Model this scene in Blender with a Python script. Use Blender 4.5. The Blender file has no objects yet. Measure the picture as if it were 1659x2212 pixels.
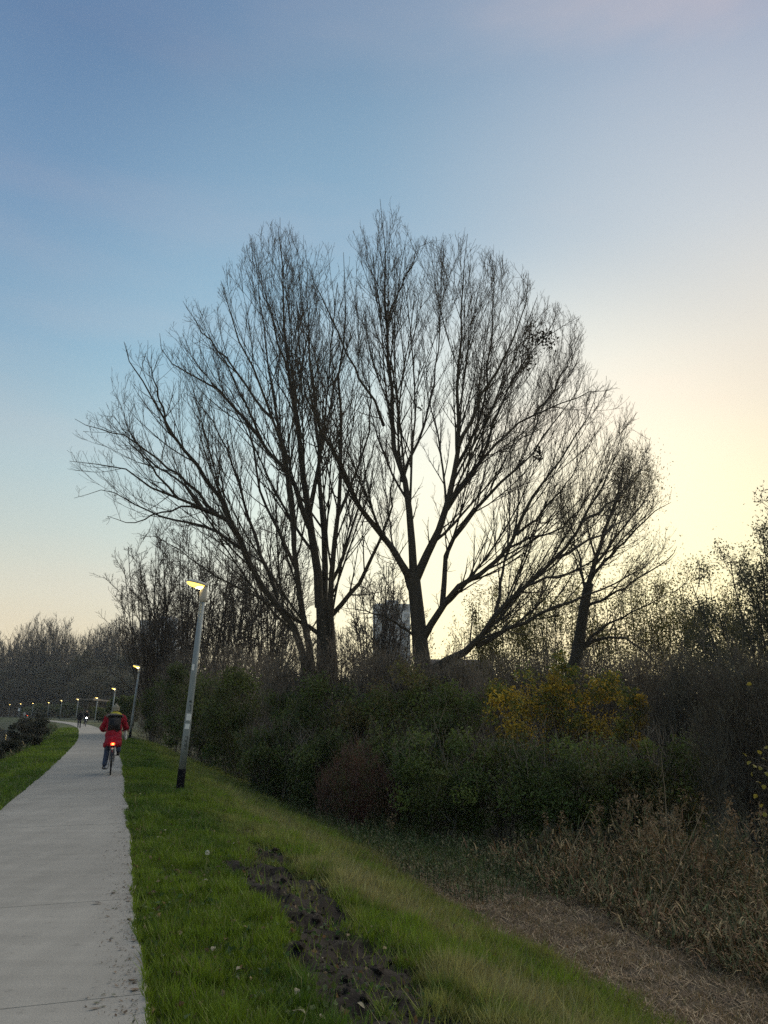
import bpy, bmesh, math, random
import numpy as np
from mathutils import Vector, Matrix, Euler

SC = bpy.context.scene
COL = SC.collection
R = math.radians
rng = np.random.default_rng(11)
random.seed(5)

# ------------------------------------------------------------------ camera
EYE = 1.57
PITCH = R(14.56)
cd = bpy.data.cameras.new('camera')
cam = bpy.data.objects.new('camera', cd)
COL.objects.link(cam)
cam.location = (0, 0, EYE)
cam.rotation_euler = (R(90) + PITCH, 0, 0)
cd.sensor_fit = 'HORIZONTAL'
cd.sensor_width = 36
cd.lens = 36.07
cd.clip_end = 3000
SC.camera = cam

# ------------------------------------------------------------------ sky
SUN_AZ = R(38)           # to the right of the view (0 = +Y, positive towards +X)
wd = bpy.data.worlds.new('World')
SC.world = wd
wd.use_nodes = True
WN, WL = wd.node_tree.nodes, wd.node_tree.links


def lin(c):
    return tuple(((x / 255) / 12.92 if x / 255 <= 0.04045 else ((x / 255 + 0.055) / 1.055) ** 2.4) for x in c)


def wnode(t, **k):
    n = WN.new(t)
    for a, b in k.items():
        setattr(n, a, b)
    return n


def wmath(op, a, b=None, clamp=False):
    n = wnode('ShaderNodeMath', operation=op, use_clamp=clamp)
    for i, x in enumerate((a, b)):
        if x is None:
            continue
        if isinstance(x, (int, float)):
            n.inputs[i].default_value = x
        else:
            WL.new(x, n.inputs[i])
    return n.outputs[0]


def wramp(fac, stops):
    n = wnode('ShaderNodeValToRGB')
    n.color_ramp.interpolation = 'B_SPLINE' if False else 'EASE' if False else 'LINEAR'
    el = n.color_ramp.elements
    while len(el) < len(stops):
        el.new(0.5)
    for e, (p, c) in zip(el, stops):
        e.position = p
        e.color = (*c, 1)
    WL.new(fac, n.inputs[0])
    return n.outputs[0]


tc = wnode('ShaderNodeTexCoord')
sep = wnode('ShaderNodeSeparateXYZ')
WL.new(tc.outputs['Generated'], sep.inputs[0])
dx, dy, dz = sep.outputs
elev = wmath('DIVIDE', wmath('ARCSINE', dz), math.pi / 2, True)          # 0 horizon .. 1 zenith
hl = wmath('SQRT', wmath('ADD', wmath('MULTIPLY', dx, dx), wmath('MULTIPLY', dy, dy)))
ca = wmath('DIVIDE', wmath('ADD', wmath('MULTIPLY', dx, math.sin(SUN_AZ)), wmath('MULTIPLY', dy, math.cos(SUN_AZ))), wmath('MAXIMUM', hl, 0.02))
mr = wnode('ShaderNodeMapRange', interpolation_type='SMOOTHSTEP')
mr.inputs['From Min'].default_value = 0.58
mr.inputs['From Max'].default_value = 1.0
WL.new(wmath('SUBTRACT', ca, wmath('MULTIPLY', elev, 0.34)), mr.inputs['Value'])
warm_f = mr.outputs[0]
D = 90.0
cool = wramp(elev, [(0.0, lin((247, 228, 184))), (4 / D, lin((240, 226, 190))), (8 / D, lin((226, 223, 204))), (12 / D, lin((203, 213, 207))), (16.5 / D, lin((182, 203, 209))),
                    (25 / D, lin((138, 175, 201))), (34 / D, lin((118, 153, 187))), (44 / D, lin((100, 132, 170))), (1.0, lin((96, 130, 172)))])
warm = wramp(elev, [(0.0, (1.25, 0.98, 0.44)), (6 / D, (1.15, 0.96, 0.48)), (11 / D, (1.0, 0.86, 0.50)),
                    (16.5 / D, lin((249, 228, 192))), (21 / D, lin((241, 220, 197))), (25 / D, lin((236, 219, 203))), (33 / D, lin((206, 201, 205))), (44 / D, lin((174, 176, 196))), (1.0, lin((130, 152, 184)))])
# faint high cloud, pinkish, thin streaks
mp = wnode('ShaderNodeMapping')
mp.inputs['Scale'].default_value = (1.2, 1.2, 5.0)
mp.inputs['Rotation'].default_value = (0.0, R(18), 0)
WL.new(tc.outputs['Generated'], mp.inputs[0])
nz = wnode('ShaderNodeTexNoise')
nz.inputs['Scale'].default_value = 1.7
nz.inputs['Detail'].default_value = 5
WL.new(mp.outputs[0], nz.inputs['Vector'])
cl = wnode('ShaderNodeMapRange', interpolation_type='SMOOTHSTEP')
cl.inputs['From Min'].default_value = 0.44
cl.inputs['From Max'].default_value = 0.78
cl.inputs['To Max'].default_value = 0.42
WL.new(nz.outputs[0], cl.inputs['Value'])
m1 = wnode('ShaderNodeMix', data_type='RGBA')
WL.new(warm_f, m1.inputs[0]); WL.new(cool, m1.inputs[6]); WL.new(warm, m1.inputs[7])
m2 = wnode('ShaderNodeMix', data_type='RGBA')
WL.new(wmath('MULTIPLY', cl.outputs[0], wmath('ADD', wmath('MULTIPLY', warm_f, 0.8), 0.2)), m2.inputs[0]); WL.new(m1.outputs[2], m2.inputs[6])
m2.inputs[7].default_value = (*lin((252, 208, 194)), 1)
# broad pale glow above the place where the sun went down
GAZ, GEL = R(8), R(9)
gd = wnode('ShaderNodeVectorMath', operation='DOT_PRODUCT')
WL.new(tc.outputs['Generated'], gd.inputs[0])
gd.inputs[1].default_value = (math.sin(GAZ) * math.cos(GEL), math.cos(GAZ) * math.cos(GEL), math.sin(GEL))
gl_ = wnode('ShaderNodeMapRange', interpolation_type='SMOOTHERSTEP')
gl_.inputs['From Min'].default_value = math.cos(R(27))
gl_.inputs['From Max'].default_value = 1.0
WL.new(gd.outputs['Value'], gl_.inputs['Value'])
gs = wnode('ShaderNodeMix', data_type='RGBA', blend_type='ADD', clamp_result=False)
WL.new(gl_.outputs[0], gs.inputs[0])
WL.new(m2.outputs[2], gs.inputs[6])
gs.inputs[7].default_value = (0.30, 0.25, 0.16, 1)
HAZ, HEL = R(9), R(22)          # wide pale brightening of the upper sky over it
hd = wnode('ShaderNodeVectorMath', operation='DOT_PRODUCT')
WL.new(tc.outputs['Generated'], hd.inputs[0])
hd.inputs[1].default_value = (math.sin(HAZ) * math.cos(HEL), math.cos(HAZ) * math.cos(HEL), math.sin(HEL))
hl_ = wnode('ShaderNodeMapRange', interpolation_type='SMOOTHERSTEP')
hl_.inputs['From Min'].default_value = math.cos(R(39))
hl_.inputs['From Max'].default_value = 1.0
WL.new(hd.outputs['Value'], hl_.inputs['Value'])
hs = wnode('ShaderNodeMix', data_type='RGBA', blend_type='ADD', clamp_result=False)
WL.new(hl_.outputs[0], hs.inputs[0])
WL.new(gs.outputs[2], hs.inputs[6])
hs.inputs[7].default_value = (0.105, 0.145, 0.12, 1)
WL.new(hs.outputs[2], WN['Background'].inputs[0])
WN['Background'].inputs[1].default_value = 1.0

# ------------------------------------------------------------------ after-glow of the sun that has gone down, very soft
sd = bpy.data.lights.new('sun', 'SUN')
sd.energy = 2.6
sd.angle = R(70)
sd.color = (1.0, 0.90, 0.74)
sun = bpy.data.objects.new('sun', sd)
COL.objects.link(sun)
sv = Vector((math.sin(SUN_AZ) * math.cos(R(38)), math.cos(SUN_AZ) * math.cos(R(38)), math.sin(R(38))))
sun.rotation_euler = (-sv).to_track_quat('-Z', 'Y').to_euler()
sun.location = (40, 60, 60)

SC.view_settings.view_transform = 'Standard'
SC.view_settings.look = 'None'
SC.view_settings.exposure = 0
SC.view_settings.gamma = 1
SC.view_settings.use_curve_mapping = False
SC.cycles.use_denoising = False
SC.cycles.sample_clamp_indirect = 1.5
SC.cycles.max_bounces = 5
SC.cycles.diffuse_bounces = 3
SC.cycles.transparent_max_bounces = 4

# ------------------------------------------------------------------ helpers
FPX = 1662.0
FW = np.array([0, math.cos(PITCH), math.sin(PITCH)])
UP = np.array([0, -math.sin(PITCH), math.cos(PITCH)])
CP = np.array([0, 0, EYE])


def at(u, v, y):
    """point on the ray of photo pixel (u, v) (1659 x 2212 grid) at depth y"""
    r = FW + np.array([1., 0, 0]) * (u - 829.5) / FPX - UP * (v - 1106) / FPX
    return CP + r * (y / r[1])


def project(p):
    d = p - CP
    zc = np.maximum(d @ FW, 0.1)
    return 829.5 + FPX * d[..., 0] / zc, 1106 - FPX * (d @ UP) / zc


def inside(poly, u, v):
    poly = np.asarray(poly, float)
    x0, y0 = poly[:, 0], poly[:, 1]
    x1, y1 = np.roll(x0, -1), np.roll(y0, -1)
    c = np.zeros(u.shape, bool)
    for a, b, c2, d in zip(x0, y0, x1, y1):
        if b == d:
            continue
        c ^= ((b > v) != (d > v)) & (u < (c2 - a) * (v - b) / (d - b) + a)
    return c


def h2(ix, iy, seed):
    n = (ix.astype(np.int64) * 374761393 + iy.astype(np.int64) * 668265263 + seed * 1274126177) & 0x7fffffff
    n = ((n ^ (n >> 13)) * 1274126177) & 0x7fffffff
    return ((n ^ (n >> 16)) & 0xffff) / 65535.0


def vnoise(x, y, seed=0):
    ix, iy = np.floor(x), np.floor(y)
    fx, fy = x - ix, y - iy
    fx, fy = fx * fx * (3 - 2 * fx), fy * fy * (3 - 2 * fy)
    a, b = h2(ix, iy, seed), h2(ix + 1, iy, seed)
    c, d = h2(ix, iy + 1, seed), h2(ix + 1, iy + 1, seed)
    return (a * (1 - fx) + b * fx) * (1 - fy) + (c * (1 - fx) + d * fx) * fy


def fbm(x, y, seed=0, o=4):
    s, a, t = 0, 0.5, 0
    for i in range(o):
        s = s + a * vnoise(x * 2 ** i, y * 2 ** i, seed + i * 7)
        t += a
        a *= 0.5
    return s / t


def sstep(a, b, x):
    t = np.clip((x - a) / (b - a), 0, 1)
    return t * t * (3 - 2 * t)


def norm(v):
    return v / np.maximum(np.linalg.norm(v, axis=-1, keepdims=True), 1e-9)


def mesh_np(name, verts, faces, mats=None, col=None, smooth=False, mid=None):
    """faces: list of arrays, each (n, k)"""
    me = bpy.data.meshes.new(name)
    verts = np.asarray(verts, np.float32)
    me.vertices.add(len(verts))
    me.vertices.foreach_set('co', verts.ravel())
    if isinstance(faces, np.ndarray):
        faces = [faces]
    idx = np.concatenate([f.ravel() for f in faces]).astype(np.int32)
    tot = np.concatenate([np.full(len(f), f.shape[1]) for f in faces]).astype(np.int32)
    me.loops.add(len(idx))
    me.loops.foreach_set('vertex_index', idx)
    me.polygons.add(len(tot))
    st = np.zeros(len(tot), np.int32)
    st[1:] = np.cumsum(tot)[:-1]
    me.polygons.foreach_set('loop_start', st)
    me.polygons.foreach_set('loop_total', tot)
    me.polygons.foreach_set('use_smooth', np.full(len(tot), bool(smooth)))
    if mid is not None:
        me.polygons.foreach_set('material_index', np.asarray(mid, np.int32))
    for m in (mats if isinstance(mats, (list, tuple)) else [mats]):
        if m:
            me.materials.append(m)
    if col is not None:
        a = me.attributes.new('col', 'FLOAT_COLOR', 'POINT')
        c = np.ones((len(verts), 4), np.float32)
        c[:, :3] = col
        a.data.foreach_set('color', c.ravel())
    me.update()
    return me


def link(name, data, parent=None, loc=None, rot=None):
    o = bpy.data.objects.new(name, data)
    COL.objects.link(o)
    if parent:
        o.parent = parent
    if loc is not None:
        o.location = loc
    if rot is not None:
        o.rotation_euler = rot
    return o


def tag(o, label=None, cat=None, group=None, kind=None):
    for k, v in (('label', label), ('category', cat), ('group', group), ('kind', kind)):
        if v:
            o[k] = v
    return o


def empty(name, loc=(0, 0, 0), rz=0, label=None, cat=None, group=None):
    o = bpy.data.objects.new(name, None)
    o.empty_display_size = 0.2
    COL.objects.link(o)
    o.location = loc
    o.rotation_euler = (0, 0, rz)
    return tag(o, label, cat, group)


def copy_tree(o, parent=None):
    c = o.copy()
    COL.objects.link(c)
    c.parent = parent
    for ch in o.children:
        copy_tree(ch, c)
    return c


def mat(name, color, rough=0.8, var=0.0, scale=8.0, color2=None, bump=0.0, bscale=60.0, attr=False, metal=0.0, translucent=0.0, emit=None, strength=0.0, spec=0.3, coord='Object', stretch=None):
    m = bpy.data.materials.new(name)
    m.use_nodes = True
    N, L = m.node_tree.nodes, m.node_tree.links
    b = N['Principled BSDF']
    b.inputs['Roughness'].default_value = rough
    b.inputs['Metallic'].default_value = metal
    b.inputs['Specular IOR Level'].default_value = spec
    b.inputs['Base Color'].default_value = (*color, 1)
    src = None
    if attr:
        a = N.new('ShaderNodeAttribute')
        a.attribute_name = 'col'
        src = a.outputs['Color']
    tcn = N.new('ShaderNodeTexCoord')
    vec = tcn.outputs[coord]
    if stretch:
        mpn = N.new('ShaderNodeMapping')
        mpn.inputs['Scale'].default_value = stretch
        L.new(vec, mpn.inputs[0])
        vec = mpn.outputs[0]
    if color2 or var:
        n = N.new('ShaderNodeTexNoise')
        n.inputs['Scale'].default_value = scale
        n.inputs['Detail'].default_value = 6
        n.inputs['Roughness'].default_value = 0.65
        L.new(vec, n.inputs['Vector'])
        r = N.new('ShaderNodeMapRange')
        r.inputs['From Min'].default_value = 0.3
        r.inputs['From Max'].default_value = 0.7
        L.new(n.outputs[0], r.inputs['Value'])
        x = N.new('ShaderNodeMix')
        x.data_type = 'RGBA'
        L.new(r.outputs[0], x.inputs[0])
        c2 = color2 or tuple(c * (1 - var) for c in color)
        if src:
            x.blend_type = 'MULTIPLY'
            L.new(src, x.inputs[6])
            x.inputs[7].default_value = (1 - var, 1 - var, 1 - var, 1)
        else:
            x.inputs[6].default_value = (*color, 1)
            x.inputs[7].default_value = (*c2, 1)
        src = x.outputs[2]
    if src:
        L.new(src, b.inputs['Base Color'])
    if bump:
        n = N.new('ShaderNodeTexNoise')
        n.inputs['Scale'].default_value = bscale
        n.inputs['Detail'].default_value = 4
        L.new(vec, n.inputs['Vector'])
        bp = N.new('ShaderNodeBump')
        bp.inputs['Strength'].default_value = bump
        bp.inputs['Distance'].default_value = 0.02
        L.new(n.outputs[0], bp.inputs['Height'])
        L.new(bp.outputs[0], b.inputs['Normal'])
    if translucent:
        t = N.new('ShaderNodeBsdfTranslucent')
        if src:
            L.new(src, t.inputs[0])
        else:
            t.inputs[0].default_value = (*color, 1)
        ms = N.new('ShaderNodeMixShader')
        ms.inputs[0].default_value = translucent
        L.new(b.outputs[0], ms.inputs[1])
        L.new(t.outputs[0], ms.inputs[2])
        L.new(ms.outputs[0], N['Material Output'].inputs['Surface'])
    if emit:
        b.inputs['Emission Color'].default_value = (*emit, 1)
        b.inputs['Emission Strength'].default_value = strength
    return m


M = {}
M['bark'] = mat('bark', (0.055, 0.048, 0.038), 0.95, color2=(0.032, 0.030, 0.024), scale=14, bump=0.9, bscale=18, stretch=(1, 1, 0.25))
M['twig'] = mat('twig', (0.075, 0.062, 0.050), 0.9)
M['twig_pale'] = mat('twig_pale', (0.13, 0.11, 0.085), 0.9)
M['twig_red'] = mat('twig_red', (0.10, 0.045, 0.038), 0.9)
M['twig_grey'] = mat('twig_grey', (0.085, 0.085, 0.080), 0.9)
M['leaf'] = mat('leaf', (0.05, 0.08, 0.03), 0.6, attr=True, translucent=0.35)
M['leaf_thin'] = mat('leaf_thin', (0.05, 0.08, 0.03), 0.6, attr=True, translucent=0.6)
M['grass'] = mat('grass', (0.06, 0.12, 0.02), 0.6, attr=True, translucent=0.30)
M['ground'] = mat('ground', (0.06, 0.06, 0.03), 0.95, attr=True, var=0.45, scale=9, bump=0.8, bscale=22)
M['straw'] = mat('straw', (0.2, 0.15, 0.08), 0.8, attr=True)
M['mud'] = mat('mud', (0.030, 0.020, 0.012), 0.95, color2=(0.016, 0.011, 0.007), scale=20, bump=1.0, bscale=40)
M['concrete'] = mat('concrete', (0.235, 0.218, 0.185), 0.92, color2=(0.205, 0.188, 0.158), scale=2.2, bump=0.25, bscale=90)



def concrete_material():
    m = bpy.data.materials.new('worn_concrete')
    m.use_nodes = True
    N, L = m.node_tree.nodes, m.node_tree.links
    bs = N['Principled BSDF']
    bs.inputs['Roughness'].default_value = 0.93
    bs.inputs['Specular IOR Level'].default_value = 0.2
    tcn = N.new('ShaderNodeTexCoord')

    def noise(scale, detail, stretch=None, rough=.6):
        v = tcn.outputs['Object']
        if stretch:
            mpn = N.new('ShaderNodeMapping')
            mpn.inputs['Rotation'].default_value = (0, 0, -math.atan2(0.3355, 1))
            mpn.inputs['Scale'].default_value = stretch
            L.new(v, mpn.inputs[0])
            v = mpn.outputs[0]
        n = N.new('ShaderNodeTexNoise')
        n.inputs['Scale'].default_value = scale
        n.inputs['Detail'].default_value = detail
        n.inputs['Roughness'].default_value = rough
        L.new(v, n.inputs['Vector'])
        return n.outputs[0]

    def rng_(src, a, b_, c, d):
        r = N.new('ShaderNodeMapRange')
        for k, x in zip(('From Min', 'From Max', 'To Min', 'To Max'), (a, b_, c, d)):
            r.inputs[k].default_value = x
        L.new(src, r.inputs['Value'])
        return r.outputs[0]

    def mul(x, y):
        n = N.new('ShaderNodeMath')
        n.operation = 'MULTIPLY'
        L.new(x, n.inputs[0])
        L.new(y, n.inputs[1])
        return n.outputs[0]
    f = rng_(noise(0.55, 4), .3, .7, .84, 1.12)                       # broad damp and worn areas
    f = mul(f, rng_(noise(3.5, 6, (1, .22, 1)), .3, .72, .90, 1.08))   # wheel streaks along the path
    f = mul(f, rng_(noise(2.2, 5, (.25, 2.2, 1)), .35, .7, .93, 1.06)) # broom marks across
    f = mul(f, rng_(noise(95, 3, None, .8), .3, .7, .80, 1.16))        # grit
    f = mul(f, rng_(noise(9, 4, None, .7), .60, .70, 1.0, .78))        # small dark spots
    c = N.new('ShaderNodeMix')
    c.data_type = 'RGBA'
    c.blend_type = 'MULTIPLY'
    c.inputs[0].default_value = 1
    c.inputs[6].default_value = (0.292, 0.272, 0.235, 1)
    L.new(f, c.inputs[7])
    L.new(c.outputs[2], bs.inputs['Base Color'])
    bpn = N.new('ShaderNodeBump')
    bpn.inputs['Strength'].default_value = .35
    bpn.inputs['Distance'].default_value = .01
    L.new(noise(70, 4), bpn.inputs['Height'])
    L.new(bpn.outputs[0], bs.inputs['Normal'])
    return m


M['concrete'] = concrete_material()

# ------------------------------------------------------------------ tubes and branches (batched)


def tubes(P, Rr, sides):
    """P (N,K,3), Rr (N,K) -> verts, quads"""
    N, K, _ = P.shape
    T = np.empty_like(P)
    T[:, 1:-1] = P[:, 2:] - P[:, :-2]
    T[:, 0] = P[:, 1] - P[:, 0]
    T[:, -1] = P[:, -1] - P[:, -2]
    T = norm(T)
    av = norm(P[:, -1] - P[:, 0])
    ref = np.where(np.abs(av[:, 2:3]) > 0.8, np.array([[1., 0.13, 0]]), np.array([[0.1, 0, 1.]]))
    n1 = norm(np.cross(T, ref[:, None, :]))
    n2 = np.cross(T, n1)
    a = np.arange(sides) * 2 * math.pi / sides
    ring = n1[:, :, None, :] * np.cos(a)[None, None, :, None] + n2[:, :, None, :] * np.sin(a)[None, None, :, None]
    V = P[:, :, None, :] + ring * Rr[:, :, None, None]
    base = (np.arange(N) * K * sides)[:, None, None] + (np.arange(K - 1) * sides)[None, :, None]
    s = np.arange(sides)[None, None, :]
    s2 = (s + 1) % sides
    F = np.stack([base + s, base + s2, base + s2 + sides, base + s + sides], -1).reshape(-1, 4)
    return V.reshape(-1, 3), F


def resample(pts, K):
    pts = np.asarray(pts, float)
    n = len(pts)
    if n > 2:                                  # Catmull-Rom
        pp = np.vstack([2 * pts[0] - pts[1], pts, 2 * pts[-1] - pts[-2]])
        out = []
        for i in range(n - 1):
            p0, p1, p2, p3 = pp[i:i + 4]
            for t in np.linspace(0, 1, 8, endpoint=False):
                out.append(0.5 * (2 * p1 + (p2 - p0) * t + (2 * p0 - 5 * p1 + 4 * p2 - p3) * t * t + (3 * p1 - p0 - 3 * p2 + p3) * t ** 3))
        out.append(pts[-1])
        pts = np.array(out)
    d = np.concatenate([[0], np.cumsum(np.linalg.norm(np.diff(pts[:, :3], axis=0), axis=1))])
    t = np.linspace(0, d[-1], K)
    return np.stack([np.interp(t, d, pts[:, i]) for i in range(pts.shape[1])], 1)


def spawn(rg, PP, RR, n, t0=0.2, t1=1.0, ang=(25, 50), length=(0.3, 0.6), absl=False, K=5, up=0.3, wig=0.12, rr=0.6, rmin=0.004, rtip=0.003, env=None, fall=0.5, rise=0.0):
    N, KP, _ = PP.shape
    if N == 0:
        return np.zeros((0, K, 3)), np.zeros((0, K))
    n = np.broadcast_to(np.asarray(n, int), (N,))
    idx = np.repeat(np.arange(N), n)
    k = np.arange(len(idx)) - np.repeat(np.cumsum(n) - n, n)
    t = t0 + (t1 - t0) * ((k + rg.random(len(idx))) / n[idx])
    f = t * (KP - 1)
    i0 = np.minimum(f.astype(int), KP - 2)
    w = (f - i0)[:, None]
    pos = PP[idx, i0] * (1 - w) + PP[idx, i0 + 1] * w
    tan = norm(PP[idx, i0 + 1] - PP[idx, i0])
    rad = RR[idx, i0] * (1 - w[:, 0]) + RR[idx, i0 + 1] * w[:, 0]
    q = rg.normal(size=tan.shape)
    perp = norm(q - (q * tan).sum(1, keepdims=True) * tan)
    th = np.radians(rg.uniform(ang[0], ang[1], len(idx)))[:, None]
    d0 = norm(np.cos(th) * tan + np.sin(th) * perp + np.array([0, 0, rise]))
    L = rg.uniform(length[0], length[1], len(idx)) * (1 - fall * (t - t0) / max(t1 - t0, 1e-6))
    if not absl:
        L = L * np.linalg.norm(np.diff(PP, axis=1), axis=2).sum(1)[idx]
    ok = np.ones(len(idx), bool)
    noise = rg.normal(size=(K - 1, len(idx), 3)) * wig

    def grow(L):
        P = np.empty((len(L), K, 3))
        P[:, 0] = pos
        d = d0.copy()
        for k in range(1, K):
            P[:, k] = P[:, k - 1] + d * (L / (K - 1))[:, None]
            d = norm(d + np.array([0, 0, up / (K - 1)]) + noise[k - 1])
        return P
    P = grow(L)
    if env is not None:
        jit = rg.normal(size=(2, len(L))) * 7
        for it in range(2):
            u, v = project(P[:, -1])
            u2, v2 = project(P[:, K // 2])
            bad = ~(inside(env, u + jit[0], v + jit[1]) & inside(env, u2, v2))
            if it == 1:
                ok &= ~bad
                break
            L = np.where(bad, L * 0.62, L)
            P = grow(L)
    r0 = np.maximum(np.minimum(rad * rr, 0.02 * L + rmin), rmin)
    r1 = np.minimum(np.maximum(rtip, r0 * 0.25), r0)
    Rn = r0[:, None] + (r1 - r0)[:, None] * np.linspace(0, 1, K)[None, :]
    P[:, 0] = pos - d0 * (rad * 0.3)[:, None]
    return P[ok], Rn[ok]


def join(parts):
    V, F, n = [], [], 0
    for v, f in parts:
        V.append(v)
        F.append(f + n)
        n += len(v)
    return np.concatenate(V), np.concatenate(F)


def leaf_cards(rg, pos, size, col, droop=0.0, aspect=0.6):
    """small rhombic leaves at pos, random orientation"""
    N = len(pos)
    a = norm(rg.normal(size=(N, 3)) + np.array([0, 0, -droop]))
    q = rg.normal(size=(N, 3))
    b = norm(np.cross(a, q))
    s = (size if np.ndim(size) else np.full(N, size)) * rg.uniform(0.6, 1.3, N)
    n = np.cross(a, b)
    a = a * s[:, None]
    b = b * (s * aspect)[:, None]
    fold = n * (s * 0.12)[:, None]
    V = np.stack([pos - a * 0.5, pos + b * 0.5 + fold, pos + a * 0.5, pos - b * 0.5 + fold], 1).reshape(-1, 3)
    i = np.arange(N)[:, None] * 4
    F = np.concatenate([i + np.array([[0, 1, 2]]), i + np.array([[0, 2, 3]])])
    return V, F, np.repeat(col, 4, axis=0)


def pick_cols(rg, N, cols, var=0.25):
    cols = np.asarray(cols, float)
    c = cols[rg.integers(0, len(cols), N)]
    return c * rg.uniform(1 - var, 1 + var, (N, 1))


# ------------------------------------------------------------------ path geometry
EDGE = np.array([(5.6, -16), (3.6, -10), (-1.27, 4.54), (-4.76, 15), (-8.15, 25.1), (-14.7, 43.8), (-20.3, 58.7), (-29.4, 82), (-39.3, 105), (-48.6, 124),
                 (-64.5, 154), (-92, 200), (-127, 250), (-168, 300), (-215, 350)], float)     # right edge of the path
PW = 1.98
_c = resample(EDGE, 900)
_t = norm(np.gradient(_c, axis=0))
_nrm = np.stack([_t[:, 1], -_t[:, 0]], 1)        # to the right
CEN = _c - _nrm * PW / 2
ARC = np.concatenate([[0], np.cumsum(np.linalg.norm(np.diff(CEN, axis=0), axis=1))])
SEGSTEP = 6


def path_at(s):
    i = np.clip(np.searchsorted(ARC, s), 1, len(ARC) - 1)
    w = (s - ARC[i - 1]) / (ARC[i] - ARC[i - 1])
    return CEN[i - 1] * (1 - w) + CEN[i] * w, norm(_t[i - 1] * (1 - w) + _t[i] * w)


_A = CEN[:-1:3]
_B = CEN[3::3]
_n = min(len(_A), len(_B))
_A, _B = _A[:_n], _B[:_n]
_AB = _B - _A
_LL = (_AB ** 2).sum(1)


def lateral(x, y, near=False):
    """signed distance from the path's centre line (right positive) and arc length"""
    x = np.atleast_1d(np.asarray(x, float)).ravel()
    y = np.atleast_1d(np.asarray(y, float)).ravel()
    out = np.empty(len(x))
    arc = np.empty(len(x))
    for i in range(0, len(x), 20000):
        px = np.stack([x[i:i + 20000], y[i:i + 20000]], 1)
        # nearest sampled centre point first, then exact projection on its two segments
        best = np.full(len(px), 1e18)
        bs = np.zeros(len(px))
        ba = np.zeros(len(px))
        for j in range(0, _n if not near else min(_n, 100), 40):
            A, AB, LL = _A[j:j + 40], _AB[j:j + 40], _LL[j:j + 40]
            d = px[:, None, :] - A[None]
            t = np.clip((d * AB[None]).sum(2) / LL[None], 0, 1)
            q = d - t[..., None] * AB[None]
            dd = (q ** 2).sum(2)
            k = dd.argmin(1)
            r = np.arange(len(px))
            m = dd[r, k] < best
            best = np.where(m, dd[r, k], best)
            sg = np.sign(AB[k, 1] * d[r, k, 0] - AB[k, 0] * d[r, k, 1])
            bs = np.where(m, sg, bs)
            ba = np.where(m, ARC[np.minimum((j + k) * 3, len(ARC) - 1)] + t[r, k] * np.sqrt(LL[k]), ba)
        out[i:i + 20000] = bs * np.sqrt(best)
        arc[i:i + 20000] = ba
    return out, arc


def edge_wobble(q):
    """how far the worn right edge of the concrete strays from the line"""
    return (vnoise(q * 1.1, q * 0 + 9.5, 4) - 0.5) * 0.07 + (vnoise(q * 5.0, q * 0 + 3.5, 4) - 0.5) * 0.035 + 0.035


WATER_Z = -1.30


def terrain(x, y, detail=True, near=False):
    sh = np.shape(x)
    x = np.asarray(x, float).ravel()
    y = np.asarray(y, float).ravel()
    s, a = lateral(x, y, near)
    r = s - PW / 2                       # right of the right edge
    l = -s - PW / 2                      # left of the left edge
    zr = np.interp(r, [-5, -0.05, 0.0, 1.2, 2.2, 4.6, 5.6, 7.0, 8.2, 9.5, 12, 30, 80], [-0.10, -0.10, -0.035, -0.09, -0.30, -1.08, -1.22, -1.30, -1.55, -1.45, -1.1, -0.8, -0.6])
    zl = np.interp(l, [-5, -0.05, 0.0, 1.4, 2.0, 4.0, 6.0, 12, 60, 66, 72, 120], [-0.10, -0.10, -0.035, -0.07, -0.20, -1.30, -1.9, -2.4, -2.4, -1.5, -0.6, -0.3])
    w = sstep(70, 118, y)
    zr = zr * (1 - w) + np.minimum(zr, 0).clip(-0.10, 0) * w      # the ditch ends where the path bends
    z = np.where(s > 0, zr, zl)
    if detail:
        m = np.clip((np.abs(s) - PW / 2) / 0.6, 0, 1)
        z = z + m * ((fbm(x * 0.8, y * 0.8, 3) - 0.5) * 0.16 + (fbm(x * 3.1, y * 3.1, 5, 3) - 0.5) * 0.07)
        k = mudmask(x, y, r)
        z = z + k * ((fbm(x * 7, y * 7, 9, 3) - 0.55) * 0.22 - 0.03)
    return z.reshape(sh)


def mudmask(x, y, r):
    # churned strip along the verge, broken into patches
    c = 1.75 + 0.5 * (fbm(x * 0.5 + 3, y * 0.5, 21, 2) - 0.5) * 2
    band = np.exp(-((r - c) / 0.54) ** 2)
    n = fbm(x * 1.1, y * 1.1, 31, 4)
    n2 = fbm(x * 4.5, y * 4.5, 37, 3)
    near = sstep(16, 9.5, y)
    return sstep(0.35, 0.47, band * near * (n * 1.25 + (n2 - 0.5) * 0.9 + 0.05 + 0.08 * sstep(8.5, 6, y)))


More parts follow.
